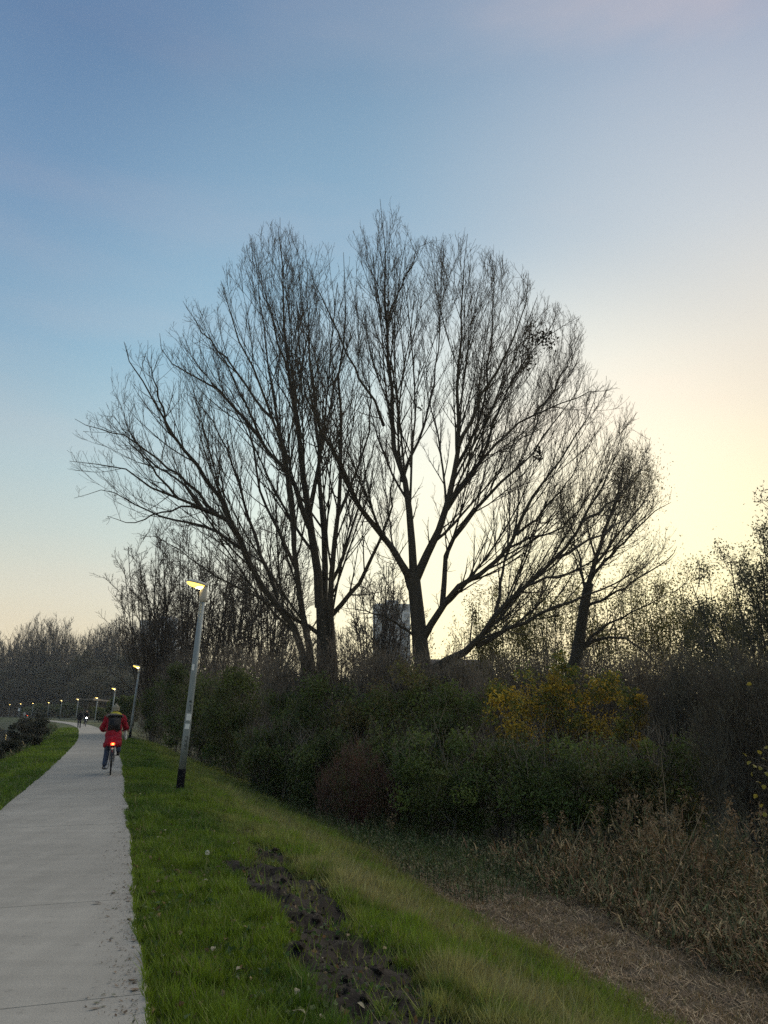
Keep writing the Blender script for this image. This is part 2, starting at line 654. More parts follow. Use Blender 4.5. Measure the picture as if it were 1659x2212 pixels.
def zone(x, y, near=False):
    """colour of the grass and soil at a spot, blade height, cover"""
    s, a = lateral(x, y, near)
    r = s - PW / 2
    l = -s - PW / 2
    n1 = fbm(x * 0.9, y * 0.9, 41, 4)
    n2 = fbm(x * 2.6, y * 2.6, 43, 3)
    green = np.array([0.140, 0.205, 0.014])
    deep = np.array([0.075, 0.132, 0.012])
    olive = np.array([0.185, 0.200, 0.036])
    tan = np.array([0.330, 0.285, 0.125])
    brown = np.array([0.19, 0.125, 0.068])
    rank = np.array([0.062, 0.098, 0.020])
    def mix(c, d, f):
        return c * (1 - f[:, None]) + d * f[:, None]
    c = mix(np.tile(green, (len(r), 1)), deep, sstep(0.40, 0.62, n1))
    c = mix(c, olive, sstep(1.0, 2.0, r) * sstep(0.30, 0.6, n2 * 0.5 + n1 * 0.5))
    dry = 0.8 * np.exp(-((r - 2.6) / 0.75) ** 2) * sstep(0.40, 0.60, n1 * 0.5 + n2 * 0.5) * sstep(26, 14, y)
    c = mix(c, tan, np.clip(dry * 0.95, 0, 1))
    lit = np.clip(sstep(3.9, 4.7, r + (n1 - 0.5) * 1.6) * (0.25 + 0.75 * sstep(17, 12.5, y)) * sstep(30, 20, y), 0, 1) * sstep(8.6, 6.8, r)
    c = mix(c, brown, lit * 0.92)
    c = mix(c, rank, sstep(4.2, 6.0, r) * (1 - lit))
    c = mix(c, rank, sstep(1.7, 2.6, l))
    n3 = fbm(x * 6.0, y * 6.0, 47, 2)
    c = c * (0.88 + 0.22 * sstep(0.7, 1.9, r + (n1 - .5)) + 0.14 * (l > 0))[:, None]
    c = c * (0.62 + 0.76 * n3)[:, None]
    h = (0.35 + 1.3 * n3) * 0.055 + 0.06 * sstep(1.2, 2.6, r) * (0.3 + 1.4 * n3) + 0.04 * sstep(0.5, 0.65, n2) + 0.03 * n1 - 0.07 * lit + 0.05 * sstep(1.3, 2.0, l)
    k = mudmask(x, y, r)
    return c, np.maximum(h, 0.03), k, lit, r, l


# ------------------------------------------------------------------ ground, water, path
ang0 = math.atan2(0.3355, 1)
dv = np.array([-math.sin(ang0), math.cos(ang0)])
nv = np.array([math.cos(ang0), math.sin(ang0)])
aa = np.concatenate([np.arange(-16, 3, 1.0), np.arange(3, 14, 0.07), np.arange(14, 26, 0.14), np.arange(26, 60, 0.7), np.arange(60, 160, 3.0), np.arange(160, 420, 9), [450, 520, 640, 800, 1100, 1600]])
bb = np.concatenate([[-1500, -1000, -700, -520, -400], np.arange(-320, -60, 12.0), np.arange(-60, -10, 1.8), np.arange(-10, -1, 0.25), np.arange(-1, 7.4, 0.07), np.arange(7.4, 16, 0.4), np.arange(16, 60, 3), np.arange(60, 320, 18), [400, 560, 800, 1100, 1500]])
GA, GB = np.meshgrid(aa, bb, indexing='ij')
GX = GA * dv[0] + GB * nv[0]
GY = GA * dv[1] + GB * nv[1]
GZ = terrain(GX, GY)
gc, gh, gk, gl, gr, gll = zone(GX.ravel(), GY.ravel())
soil = np.array([0.040, 0.034, 0.022])
gcol = gc * 0.30 + soil * 0.30
gcol = gcol * (1 - gk[:, None]) + np.array([0.020, 0.014, 0.009]) * gk[:, None]
na, nb = GA.shape
ii = np.arange(na * nb).reshape(na, nb)
gf = np.stack([ii[:-1, :-1], ii[:-1, 1:], ii[1:, 1:], ii[1:, :-1]], -1).reshape(-1, 4)
ground = link('ground', mesh_np('ground', np.stack([GX.ravel(), GY.ravel(), GZ.ravel()], 1), gf, M['ground'], gcol, True))
tag(ground, 'grassy bank falling from the path to a reedy ditch', None, None, 'structure')

mw = bpy.data.materials.new('water')
mw.use_nodes = True
b = mw.node_tree.nodes['Principled BSDF']
b.inputs['Base Color'].default_value = (0.012, 0.018, 0.016, 1)
b.inputs['Roughness'].default_value = 0.03
n = mw.node_tree.nodes.new('ShaderNodeTexNoise')
n.inputs['Scale'].default_value = 1.6
n.inputs['Detail'].default_value = 3
bp = mw.node_tree.nodes.new('ShaderNodeBump')
bp.inputs['Strength'].default_value = 0.10
bp.inputs['Distance'].default_value = 0.02
tcw = mw.node_tree.nodes.new('ShaderNodeTexCoord')
mw.node_tree.links.new(tcw.outputs['Object'], n.inputs['Vector'])
mw.node_tree.links.new(n.outputs[0], bp.inputs['Height'])
mw.node_tree.links.new(bp.outputs[0], b.inputs['Normal'])
WLc = [(-3.2, -20), (-70, 190)]
wl = np.array([(-8.5, -15), (-11, 10), (-22, 45), (-36, 80), (-60, 130), (-90, 180), (-160, 200), (-160, 60), (-70, -15)], float)
water = link('water', mesh_np('water', np.c_[wl, np.full(len(wl), WATER_Z)], np.arange(len(wl))[None, ::-1], mw))
# reshape so that the sheet lies left of the path bank only: the bed rises through it elsewhere
tag(water, 'dark still canal water left of the path', None, None, 'structure')

path = empty('path')
tag(path, 'pale concrete cycle path of cast slabs curving away', None, None, 'structure')
SL = 2.47
JOINT0 = None
s_near = None
# a joint is seen 4.97 m out at the right edge
d4 = np.linalg.norm(CEN - (np.array([-1.4, 4.97]) - nv * PW / 2), axis=1).argmin()
s_j = ARC[d4]
s = s_j - 3 * SL
k = 0
while s < 150:
    nseg = 13
    ss = np.linspace(s + 0.0045, s + SL - 0.0045, nseg)
    V = []
    for q in ss:
        c, t = path_at(q)
        nr = np.array([t[1], -t[0]])
        el = (vnoise(np.array([q * 1.7]), np.array([0.5]), 3)[0] - 0.5) * 0.05
        er = float(edge_wobble(np.array([q]))[0])
        zo = (vnoise(np.array([k * 1.0]), np.array([4.5]), 8)[0] - 0.5) * 0.002
        for w, dz in ((-PW / 2 + el, -0.16), (-PW / 2 + el, -0.012 + zo), (-PW / 2 + 0.015 + el, zo), (PW / 2 - 0.015 + er, zo), (PW / 2 + er, -0.012 + zo), (PW / 2 + er, -0.16)):
            p = c + nr * w
            V.append((p[0], p[1], dz))
    V = np.array(V)
    i = np.arange(nseg * 6).reshape(nseg, 6)
    f = np.stack([i[:-1, :-1], i[1:, :-1], i[1:, 1:], i[:-1, 1:]], -1).reshape(-1, 4)
    caps = np.array([i[0, ::1], i[-1, ::-1]])
    link('concrete_slab', mesh_np('concrete_slab', V, [f[:, ::-1], caps[:, ::-1]], M['concrete']), path)
    s += SL
    k += 1

ss = np.arange(s, 196, 2.0)
V = []
for q in ss:
    c, t = path_at(q)
    nr = np.array([t[1], -t[0]])
    for w in (-PW / 2, PW / 2):
        p = c + nr * w
        V.append((p[0], p[1], 0.0))
i = np.arange(len(V)).reshape(-1, 2)
link('far_path_surface', mesh_np('far_path_surface', np.array(V), np.stack([i[:-1, 0], i[:-1, 1], i[1:, 1], i[1:, 0]], -1), M['concrete']), path)

# ------------------------------------------------------------------ trees


def ground_z(x, y):
    return float(terrain(np.array([x]), np.array([y]), False)[0])


def tree_mesh_obj(name, P, Rr, sides, material, parent, smooth=True, kind=None):
    v, f = tubes(P, Rr, sides)
    o = link(name, mesh_np(name, v, f, material, smooth=smooth), parent)
    if kind:
        o['kind'] = kind
    return o


def traced_tree(label, depth, trunk, limbs, env, seed, levels, group=None):
    """big bare tree: trunk and limbs follow the photograph, each at its own depth; finer wood grows from them"""
    rg = np.random.default_rng(seed)
    base = at(trunk[0][0], trunk[0][1], depth)
    gz = ground_z(base[0], base[1])
    root = empty('bare_tree', (base[0], base[1], gz), 0, label, 'tree', group)
    off = np.array([base[0], base[1], gz])
    k = depth / FPX
    tp = [np.r_[base[0], base[1], gz - 0.2, trunk[0][2] * k * 1.35]] + [np.r_[at(u, v, depth), r * k] for u, v, r in trunk]
    tp = resample(tp, 16)
    tree_mesh_obj('trunk', (tp[None, :, :3] - off), tp[None, :, 3], 12, M['bark'], root)
    PP, RR = [], []
    for pts, r0, r1, dy0, dy1 in limbs:
        n = len(pts)
        q = [np.r_[at(u, v, depth + dy0 + (dy1 - dy0) * (i / (n - 1)) ** 1.3), (r0 * .74 + (min(r1, .4) - r0 * .74) * (i / (n - 1)) ** 0.8) * k] for i, (u, v) in enumerate(pts)]
        L = resample(q, 14)
        L[1:-1, :3] += rg.normal(size=(12, 3)) * 0.04
        PP.append(L[:, :3])
        RR.append(np.maximum(L[:, 3], 0.008))
        tree_mesh_obj('limb', L[None, :, :3] - off, np.maximum(L[None, :, 3], 0.008), 8, M['bark'], root)
    PP, RR = np.array(PP), np.array(RR)
    n1, n2, n3, n4 = levels
    LL = np.linalg.norm(np.diff(PP, axis=1), axis=2).sum(1)
    n1 = np.maximum((n1 * LL / LL.mean()).round().astype(int), 3)
    P1, R1 = spawn(rg, PP, RR, n1, 0.10, 0.95, (10, 36), (0.28, 0.68), K=9, up=0.6, wig=0.045, rise=.12, rr=0.42, rmin=0.009, rtip=0.0055, env=env, fall=0.55)
    L1 = np.linalg.norm(np.diff(P1, axis=1), axis=2).sum(1)
    P2, R2 = spawn(rg, P1, R1, np.clip((n2 * L1 / L1.mean()).round().astype(int), 2, 16), 0.12, 0.95, (16, 42), (0.25, 0.60), K=6, up=0.45, wig=0.05, rise=.30, rr=0.6, rmin=0.0072, rtip=0.0045, env=env, fall=0.5)
    L2 = np.linalg.norm(np.diff(P2, axis=1), axis=2).sum(1)
    P3, R3 = spawn(rg, P2, R2, np.clip((n3 * L2 / L2.mean()).round().astype(int), 1, 14), 0.12, 1.0, (20, 50), (0.35, 0.95), True, K=4, up=0.35, wig=0.05, rise=.42, rr=0.7, rmin=0.0058, rtip=0.004, env=env, fall=0.4)
    P4, R4 = spawn(rg, P3, R3, n4, 0.15, 1.0, (30, 65), (0.10, 0.30), True, K=3, up=0.5, wig=0.05, rise=.40, rr=0.8, rmin=0.0045, rtip=0.004, env=env, fall=0.2)
    # a twig at the very end of each branch keeps the tips fine
    # thin wood straight from the limbs, so the inside of the crown is filled
    P5, R5 = spawn(rg, PP, RR, 10, 0.05, 1.0, (30, 75), (0.5, 1.8), True, K=5, up=0.5, wig=0.07, rise=.3, rr=0.4, rmin=0.008, rtip=0.005, env=env, fall=0.3)
    P6, R6 = spawn(rg, P5, R5, 5, 0.15, 1.0, (25, 60), (0.15, 0.5), True, K=3, up=0.5, wig=0.12, rr=0.8, rmin=0.006, rtip=0.005, env=env, fall=0.2)
    v, f = join([tubes(P1 - off, R1, 6), tubes(P2 - off, R2, 4)])
    link('branches', mesh_np('branches', v, f, M['bark'], smooth=True), root)['kind'] = 'stuff'
    v, f = join([tubes(P3 - off, R3, 3), tubes(P4 - off, R4, 3), tubes(P5 - off, R5, 4), tubes(P6 - off, R6, 3)])
    link('twigs', mesh_np('twigs', v, f, M['twig'], smooth=True), root)['kind'] = 'stuff'
    return root, off, P1, P2, P3


ENV_A = [(900, 1480), (1060, 1450), (1200, 1400), (1330, 1340), (1440, 1230), (1428, 1050), (1398, 915), (1340, 835), (1275, 785), (1265, 690), (1245, 668), (1190, 640), (1125, 570), (1062, 535),
         (1010, 492), (945, 512), (890, 508), (864, 428), (822, 418), (783, 465), (740, 515), (690, 520), (650, 560), (630, 700), (640, 850), (700, 1000), (770, 1130), (770, 1250), (730, 1300), (740, 1340), (860, 1440)]
TR_A = [(915, 1462, 19), (910, 1420, 18), (905, 1360, 16.5), (898, 1290, 15), (893, 1248, 15)]
LIMB_A = [
    ([(892, 1256), (841, 1179), (805, 1139), (777, 1091), (738, 1012), (700, 940), (678, 896), (658, 832), (645, 770)], 12, 2.0, 0, -4.5),
    ([(894, 1252), (887, 1147), (875, 1052), (849, 940), (843, 852), (837, 741), (831, 622), (833, 543), (821, 430)], 13, 1.2, 0, 1.0),
    ([(898, 1252), (936, 1171), (960, 1107), (984, 1012), (990, 955), (988, 860), (996, 761), (1000, 622), (1010, 505)], 14, 1.2, 0, -2.0),
    ([(829, 920), (817, 890), (777, 813), (746, 753), (714, 682), (686, 622), (668, 580)], 5.5, 1.2, .7, -2.5),
    ([(868, 1040), (885, 985), (915, 920), (935, 840), (950, 740), (955, 620), (960, 535)], 6, 1.1, 0.2, 3.5),
    ([(990, 965), (1012, 920), (1039, 860), (1079, 800), (1115, 720), (1134, 660), (1142, 590)], 7, 1.2, -1, -4),
    ([(965, 1100), (1000, 1050), (1039, 996), (1060, 933), (1090, 860), (1134, 780), (1186, 725), (1250, 684)], 8, 1.2, -.3, 2),
    ([(972, 1085), (1010, 1030), (1055, 979), (1100, 935), (1154, 898), (1226, 866), (1293, 846), (1325, 838)], 7, 1.2, 0, 4.0),
    ([(985, 1010), (1012, 960), (1040, 890), (1055, 800), (1062, 700), (1068, 620), (1060, 548)], 6, 1.1, 0, 1.5),
    ([(908, 1390), (930, 1350), (960, 1306), (996, 1262), (1055, 1226), (1115, 1155), (1154, 1064), (1194, 1010), (1254, 925), (1290, 850)], 13, 1.4, 0, -3.5),
    ([(955, 1314), (955, 1242), (968, 1187), (1015, 1111), (1055, 1065), (1110, 1020), (1146, 983), (1194, 912), (1245, 852), (1262, 800)], 9, 1.2, 0, 2.5),
    ([(1055, 1226), (1095, 1190), (1150, 1160), (1190, 1150), (1230, 1120), (1280, 1060), (1330, 1000)], 5, 1.0, -1, -5),
    ([(920, 1455), (970, 1425), (1015, 1405), (1039, 1369), (1079, 1314), (1134, 1266), (1202, 1206), (1254, 1131), (1293, 1064), (1318, 1010), (1345, 960)], 14, 1.2, 0, -3.0),
    ([(1030, 1396), (1095, 1361), (1174, 1321), (1254, 1290), (1313, 1270), (1400, 1220), (1428, 1190)], 8, 1.2, -.4, 2.0),
    ([(1070, 1322), (1083, 1260), (1091, 1210), (1110, 1150), (1125, 1060), (1120, 980)], 6, 1.2, -.4, 3),
    ([(1134, 1266), (1180, 1250), (1240, 1235), (1310, 1190), (1370, 1140), (1410, 1090)], 5, 1.0, -1.5, -5),
    ([(902, 1380), (860, 1348), (829, 1333), (780, 1318), (738, 1312)], 4.5, 1.2, 0, -2.5),
    ([(835, 700), (858, 640), (885, 580), (902, 528)], 4.5, 1, 0.6, -1.5),
    ([(1154, 898), (1205, 825), (1232, 765), (1242, 715)], 4.5, 1, 2, 4),
    ([(1254, 1131), (1325, 1080), (1380, 1010), (1405, 945)], 4.5, 1, -2, 1),
    ([(1202, 1206), (1290, 1160), (1370, 1105), (1415, 1050)], 4.5, 1, -1.5, 2),
    ([(1115, 1155), (1170, 1110), (1225, 1040), (1270, 960)], 4.5, 1, -1.8, -4.5),
    ([(895, 1300), (872, 1240), (850, 1180), (838, 1100), (826, 1020), (815, 960)], 4.5, 1.2, 0, 3),
]
TA = traced_tree('tallest bare tree with dark forked trunk and a long low limb reaching right', 28.5, TR_A, LIMB_A, ENV_A, 101, (11, 8, 4, 3))

ENV_B = [(700, 1450), (800, 1390), (880, 1310), (885, 1200), (860, 1050), (830, 900), (800, 700), (760, 560), (705, 512), (655, 512), (605, 462), (545, 498), (480, 580), (450, 660), (392, 634), (350, 690), (330, 748), (264, 724),
         (233, 800), (230, 880), (160, 892), (143, 995), (148, 1085), (225, 1095), (215, 1150), (300, 1170), (420, 1260), (500, 1350), (640, 1450)]
TR_B = [(700, 1462, 17), (700, 1420, 16), (699, 1370, 15), (697, 1320, 14), (696, 1296, 14)]
LIMB_B = [
    ([(690, 1312), (676, 1171), (661, 1083), (650, 972), (633, 880), (622, 800), (614, 701), (612, 582), (605, 470)], 14, 1.2, 0, 1.5),
    ([(722, 1468), (720, 1400), (713, 1300), (720, 1190), (732, 1091), (735, 972), (733, 860), (742, 740), (746, 640), (742, 545)], 12, 1.2, 0, -2),
    ([(716, 1330), (772, 1260), (811, 1187), (842, 1111), (850, 1040), (848, 980)], 8, 1.3, 0, -4),
    ([(700, 1300), (703, 1200), (694, 1100), (690, 1000), (682, 900), (672, 780), (664, 660), (660, 540)], 11, 1.2, .2, 3),
    ([(676, 1468), (664, 1400), (648, 1310), (637, 1210), (629, 1091), (617, 979), (586, 900), (538, 781), (498, 682), (477, 606)], 12, 1.3, -.2, -3),
    ([(635, 1180), (628, 1050), (610, 960), (592, 860), (575, 760), (560, 640), (546, 520)], 8, 1.2, -.4, 2),
    ([(662, 1468), (648, 1390), (618, 1325), (577, 1278), (545, 1230), (522, 1167), (494, 1127), (442, 1103), (387, 1079), (331, 1060), (283, 1024), (220, 1005), (150, 996)], 12, 1.2, 0, -3.5),
    ([(668, 1140), (640, 1050), (602, 995), (566, 951), (507, 880), (459, 832), (399, 801), (356, 768), (345, 720)], 9, 1.2, 0, 2),
    ([(545, 1232), (514, 1155), (455, 1039), (400, 975), (372, 940), (332, 860), (285, 790), (268, 738)], 9, 1.2, -.4, -4),
    ([(470, 1110), (400, 1040), (350, 1005), (300, 960), (250, 935), (200, 925), (162, 905)], 5, 1.0, -1.5, -1),
    ([(372, 940), (350, 880), (340, 840), (325, 800), (318, 765)], 4, 1.0, -2.4, -5),
    ([(530, 1190), (480, 1160), (420, 1130), (350, 1115), (290, 1090), (230, 1060), (160, 1076)], 6, 1.0, -.4, 3.0),
    ([(590, 905), (552, 860), (500, 790), (455, 735), (420, 690), (395, 650)], 5, 1.0, -1.5, 1),
    ([(600, 1290), (560, 1180), (530, 1090), (500, 1000), (470, 930), (430, 870), (400, 850)], 7, 1.2, 1, 4.5),
    ([(640, 1230), (590, 1130), (560, 1050), (545, 960), (520, 880), (480, 820), (455, 760)], 6, 1.2, .6, 5),
    ([(566, 951), (520, 850), (472, 760), (432, 685)], 4.5, 1, .5, -2),
    ([(442, 1103), (390, 1040), (330, 1000), (282, 930), (250, 850)], 4.5, 1, -2, 2),
    ([(494, 1127), (420, 1095), (350, 1108), (285, 1125), (232, 1115)], 4.5, 1, -1.2, -4),
    ([(387, 1079), (330, 1010), (285, 960), (245, 900)], 4, 1, -2.3, -5),
    ([(620, 800), (590, 700), (565, 610), (560, 540)], 4, 1, 1, 4),
    ([(728, 1120), (760, 1040), (790, 960), (800, 880), (795, 780), (780, 680)], 5.5, 1.1, 0, 4),
    ([(715, 1260), (745, 1190), (770, 1120), (785, 1040), (810, 960), (830, 920)], 6, 1.2, 0, 2),
    ([(692, 1372), (650, 1345), (600, 1312), (540, 1282), (470, 1245), (400, 1195), (330, 1150)], 7, 1.2, 0, -2),
]
TB = traced_tree('broad bare tree with many stems fanning left behind the nearest lamp', 30.5, TR_B, LIMB_B, ENV_B, 202, (9, 7, 4, 3))

# mistletoe-like dead leaf clump high in the right crown, and a few hanging dark leaf bunches (part of the tallest tree)


def clump_leaves(root, off, spots, seed):
    rg = np.random.default_rng(seed)
    P = []
    for u, v, y, s, n in spots:
        P.append(at(u, v, y) + rg.normal(size=(n, 3)) * s)
    P = np.concatenate(P) - off
    V, F, C = leaf_cards(rg, P, 0.16, pick_cols(rg, len(P), [(0.020, 0.020, 0.014), (0.035, 0.030, 0.018)]))
    link('withered_leaves', mesh_np('withered_leaves', V, F, M['leaf'], C), root)['kind'] = 'stuff'


clump_leaves(TA[0], TA[1], [(1140, 705, 29.5, .12, 18), (1150, 735, 29.5, .22, 70), (1172, 730, 29.5, .2, 60), (1185, 735, 29.6, .2, 50), (1143, 770, 29.5, .2, 45), (1130, 790, 29.5, .2, 25), (1160, 990, 27.5, .13, 26), (1165, 975, 27.5, .1, 10), (900, 880, 29, .1, 12)], 4)


def grown_tree(name, label, u, depth, vtop, halfw, seed, cat='tree', nl=9, levels=(7, 6, 5), leaf=None, lean=0.0, bark='bark', twig='twig', rad=0.16, group=None, clear=0.12, tw=1.0, spread=1.0, upb=0.5, vbase=None, x=None):
    """tree grown from the ground: trunk, limbs, branches, twigs and optional leaves"""
    rg = np.random.default_rng(seed)
    p = at(u, 1500, depth)
    x0 = p[0]
    gz = ground_z(x0, depth)
    top = at(u, vtop, depth)[2]
    H = top - gz
    W = halfw * depth / FPX
    root = empty(name, (x0, depth, gz), 0, label, cat, group)
    trunk_h = H * clear
    tp = np.array([[0, 0, -0.15, rad * 1.3], [rg.normal() * .05 * H * .1, rg.normal() * .03, trunk_h * .5, rad], [lean * trunk_h * .5, 0, trunk_h, rad * 0.9]])
    tp = resample(tp, 6)
    tree_mesh_obj('trunk', tp[None, :, :3], tp[None, :, 3], 8, M[bark], root)
    PP, RR = [], []
    for i in range(nl):
        a = 2 * math.pi * (i * 0.618 + rg.random() * .2)
        f = math.sqrt((i + 0.5) / nl)
        ex, ey = math.cos(a) * W * f * spread, math.sin(a) * W * f * spread
        ez = trunk_h + (H - trunk_h) * (1 - 0.42 * f * f) * rg.uniform(0.88, 1.0)
        st = tp[rg.integers(2, 6), :3]
        mid = st + np.array([ex * 0.55, ey * 0.55, (ez - st[2]) * 0.40])
        e = np.array([ex + lean * H * .5, ey, ez])
        mid[0] += lean * H * .2
        L = resample(np.array([np.r_[st, rad * .55], np.r_[mid, rad * .3], np.r_[e, 0.012 * tw]]), 10)
        L[1:-1, :3] += rg.normal(size=(8, 3)) * 0.012 * H * .3
        PP.append(L[:, :3])
        RR.append(np.maximum(L[:, 3], 0.010 * tw))
        tree_mesh_obj('limb', L[None, :, :3], np.maximum(L[None, :, 3], 0.010 * tw), 6, M[bark], root)
    PP, RR = np.array(PP), np.array(RR)
    n1, n2, n3 = levels
    P1, R1 = spawn(rg, PP, RR, n1, 0.15, 0.97, (18, 45), (0.22, 0.45), K=6, up=upb, wig=0.08, rr=0.55, rmin=0.010 * tw, rtip=0.006 * tw, fall=0.6)
    P2, R2 = spawn(rg, P1, R1, n2, 0.15, 1.0, (20, 50), (0.3, 0.6), K=4, up=upb, wig=0.1, rr=0.6, rmin=0.008 * tw, rtip=0.005 * tw, fall=0.4)
    parts = [tubes(P1, R1, 4), tubes(P2, R2, 3)]
    if n3:
        P3, R3 = spawn(rg, P2, R2, n3, 0.15, 1.0, (25, 55), (0.3, 0.6), K=3, up=upb, wig=0.1, rr=0.7, rmin=0.0065 * tw, rtip=0.005 * tw, fall=0.3)
        parts.append(tubes(P3, R3, 3))
    else:
        P3 = P2
    v, f = join(parts)
    link('twigs', mesh_np('twigs', v, f, M[twig], smooth=True), root)['kind'] = 'stuff'
    if leaf:
        cols, size, n, jit = leaf
        ends = np.concatenate([P3[:, -1], P3[:, 1], P2[:, -1]])
        q = ends[rg.integers(0, len(ends), n)] + rg.normal(size=(n, 3)) * jit
        V, F, C = leaf_cards(rg, q, size, pick_cols(rg, n, cols, 0.35), droop=0.6, aspect=0.42)
        link('crown', mesh_np('crown', V, F, M['leaf_thin'], C), root)['kind'] = 'stuff'
    return root


WILLOW = [(0.060, 0.062, 0.030), (0.045, 0.052, 0.030), (0.085, 0.078, 0.034)]
OLIVE = [(0.135, 0.130, 0.036), (0.10, 0.105, 0.032), (0.18, 0.15, 0.04)]

# the bare trees crowding behind the left half of the broad tree
for i, (u, d, vt, hw, ln, lab) in enumerate([
        (335, 60, 1135, 115, -0.07, 'leftmost slender bare tree leaning out over the path behind the nearest lamp'),
        (405, 58, 1105, 120, -0.04, 'bare tree whose twigs rise just left of the nearest lamp head'),
        (485, 55, 1090, 120, 0.0, 'bare multi-stemmed tree just right of the nearest lamp head'),
        (575, 52, 1075, 110, 0.02, 'bare tree behind the low left limbs of the broad tree'),
        (825, 50, 1200, 85, 0.0, 'thin bare tree in the gap between the two largest trunks')]):
    grown_tree('bare_tree', lab, u, d, vt, hw, 300 + i, nl=15, levels=(9, 7, 5), lean=ln, rad=0.17, group='bare trees behind the hedge', spread=1.0, upb=0.3, tw=2.0)

# leaning willow right of the tallest tree
rgC = np.random.default_rng(77)
WC = traced_tree('leaning willow with thin foliage and a dark straight trunk right of the tallest tree', 33,
                 [(1232, 1480, 13), (1240, 1440, 13), (1250, 1390, 12), (1262, 1310, 11), (1272, 1260, 10)],
                 [([(1270, 1268), (1290, 1200), (1310, 1140), (1330, 1070), (1352, 1010), (1372, 985)], 9, 1.2, 0, 0),
                  ([(1266, 1290), (1256, 1220), (1240, 1160), (1225, 1100), (1210, 1060)], 5, 1.2, 0, 2),
                  ([(1275, 1255), (1310, 1210), (1360, 1160), (1410, 1110), (1450, 1085)], 6, 1.2, 0, -2),
                  ([(1285, 1220), (1330, 1160), (1370, 1110), (1400, 1060), (1410, 1020)], 5, 1.2, 0, 2),
                  ([(1262, 1310), (1320, 1290), (1380, 1250), (1440, 1210), (1462, 1180)], 5, 1.2, 0, -2),
                  ([(1246, 1412), (1275, 1390), (1320, 1378), (1370, 1390), (1405, 1420), (1420, 1450)], 7, 1.5, 0, -1.5),
                  ([(1248, 1400), (1300, 1355), (1350, 1330), (1420, 1295), (1480, 1260)], 5, 1.2, 0, -3)],
                 [(1200, 1480), (1440, 1470), (1490, 1300), (1470, 1160), (1468, 1085), (1420, 1000), (1370, 960), (1290, 980), (1200, 1040), (1190, 1200), (1210, 1400)], 303, (8, 5, 3, 2))
pts = np.concatenate([WC[2][:, 3:].reshape(-1, 3), WC[3].reshape(-1, 3)])
q = pts[rgC.integers(0, len(pts), 5500)] + rgC.normal(size=(5500, 3)) * 0.40 - WC[1]
V, F, C = leaf_cards(rgC, q, 0.11, pick_cols(rgC, len(q), [(0.13, 0.115, 0.05), (0.10, 0.10, 0.05), (0.16, 0.12, 0.06)], 0.35), 0.8, 0.38)
link('crown', mesh_np('crown', V, F, M['leaf_thin'], C), WC[0])['kind'] = 'stuff'

# big willow at the right edge
grown_tree('willow', 'large grey-green willow at the right edge above the dark thicket', 1690, 24, 1110, 215, 410, nl=14, levels=(8, 7, 4), leaf=([(0.050, 0.056, 0.036), (0.038, 0.046, 0.032), (0.075, 0.075, 0.042)], 0.10, 24000, 0.16), rad=0.15, clear=0.10, twig='twig_grey')

# the sapling wood behind, right of the tallest tree
labs = ['sapling just right of the tallest tree trunk, thin stems against the glow', 'sapling with sparse olive leaves below the long low limb', 'thin olive sapling behind the yellow shrub\'s left end',
        'olive sapling left of the leaning willow trunk', 'leafy olive sapling directly behind the leaning willow trunk', 'olive sapling under the arching limb of the leaning willow',
        'tall olive sapling right of the arching willow limb', 'bright gap-filled sapling in the middle of the right-hand wood', 'upright brown sapling left of the large right-edge willow',
        'dense olive sapling half behind the large right-edge willow', 'sapling showing between the right-edge willow and the frame', 'low sapling at the foot of the glow beside the far tower', 'slim sapling behind the long low limb\'s elbow']
spec = [(1000, 52, 1330, 40), (1062, 50, 1240, 45), (1120, 52, 1200, 55), (1180, 48, 1190, 55), (1240, 50, 1230, 55), (1310, 47, 1240, 60), (1375, 50, 1215, 60), (1430, 48, 1225, 60), (1490, 46, 1220, 60), (1555, 48, 1210, 60), (1640, 50, 1200, 70), (960, 56, 1385, 40), (1040, 58, 1300, 40)]
for i, ((u, d, vt, hw), lab) in enumerate(zip(spec, labs)):
    grown_tree('sapling', lab, u, d, vt, hw, 500 + i, nl=8, levels=(6, 5, 3), leaf=(OLIVE, 0.16, 5200 if i not in (0, 11, 12) else 1200, 0.3), rad=0.09, clear=0.06, spread=0.9, upb=0.7, group='saplings behind the yellow shrubs', tw=1.3, twig='twig_pale' if i % 3 == 0 else 'twig')

# far trees beyond the bend
POP = []
far = [(28, 285, 1362, 36), (60, 280, 1342, 36), (98, 283, 1334, 36), (132, 280, 1352, 30), (182, 270, 1362, 30), (216, 268, 1340, 34), (256, 270, 1327, 38), (296, 264, 1342, 34), (-10, 290, 1380, 34)]
flab = ['far bare poplar on the left shoulder of the left domed clump', 'far bare poplar left of the top of the left domed clump', 'far bare poplar with the highest top of the left domed clump', 'far bare poplar on the right shoulder of the left domed clump',
        'lower far bare poplar in the dip between the two domed clumps', 'far bare poplar on the left side of the right domed clump', 'far bare poplar topping the right domed clump', 'far bare poplar against the left edge of the leaning bare tree', 'far bare poplar cut by the left frame edge']
for i, ((u, d, vt, hw), lab) in enumerate(zip(far, flab)):
    pr = grown_tree('bare_poplar', lab, u, d, vt - 6, hw * 1.1, 600 + i, nl=20, levels=(8, 6, 4), rad=0.5, tw=6.0, clear=0.10, spread=0.95, upb=0.9, group='far bare poplars beyond the bend', twig='twig_grey')
    POP.append((pr, u, d, vt, hw, i))
FARG = [(0.078, 0.078, 0.050), (0.058, 0.062, 0.042), (0.10, 0.088, 0.054)]
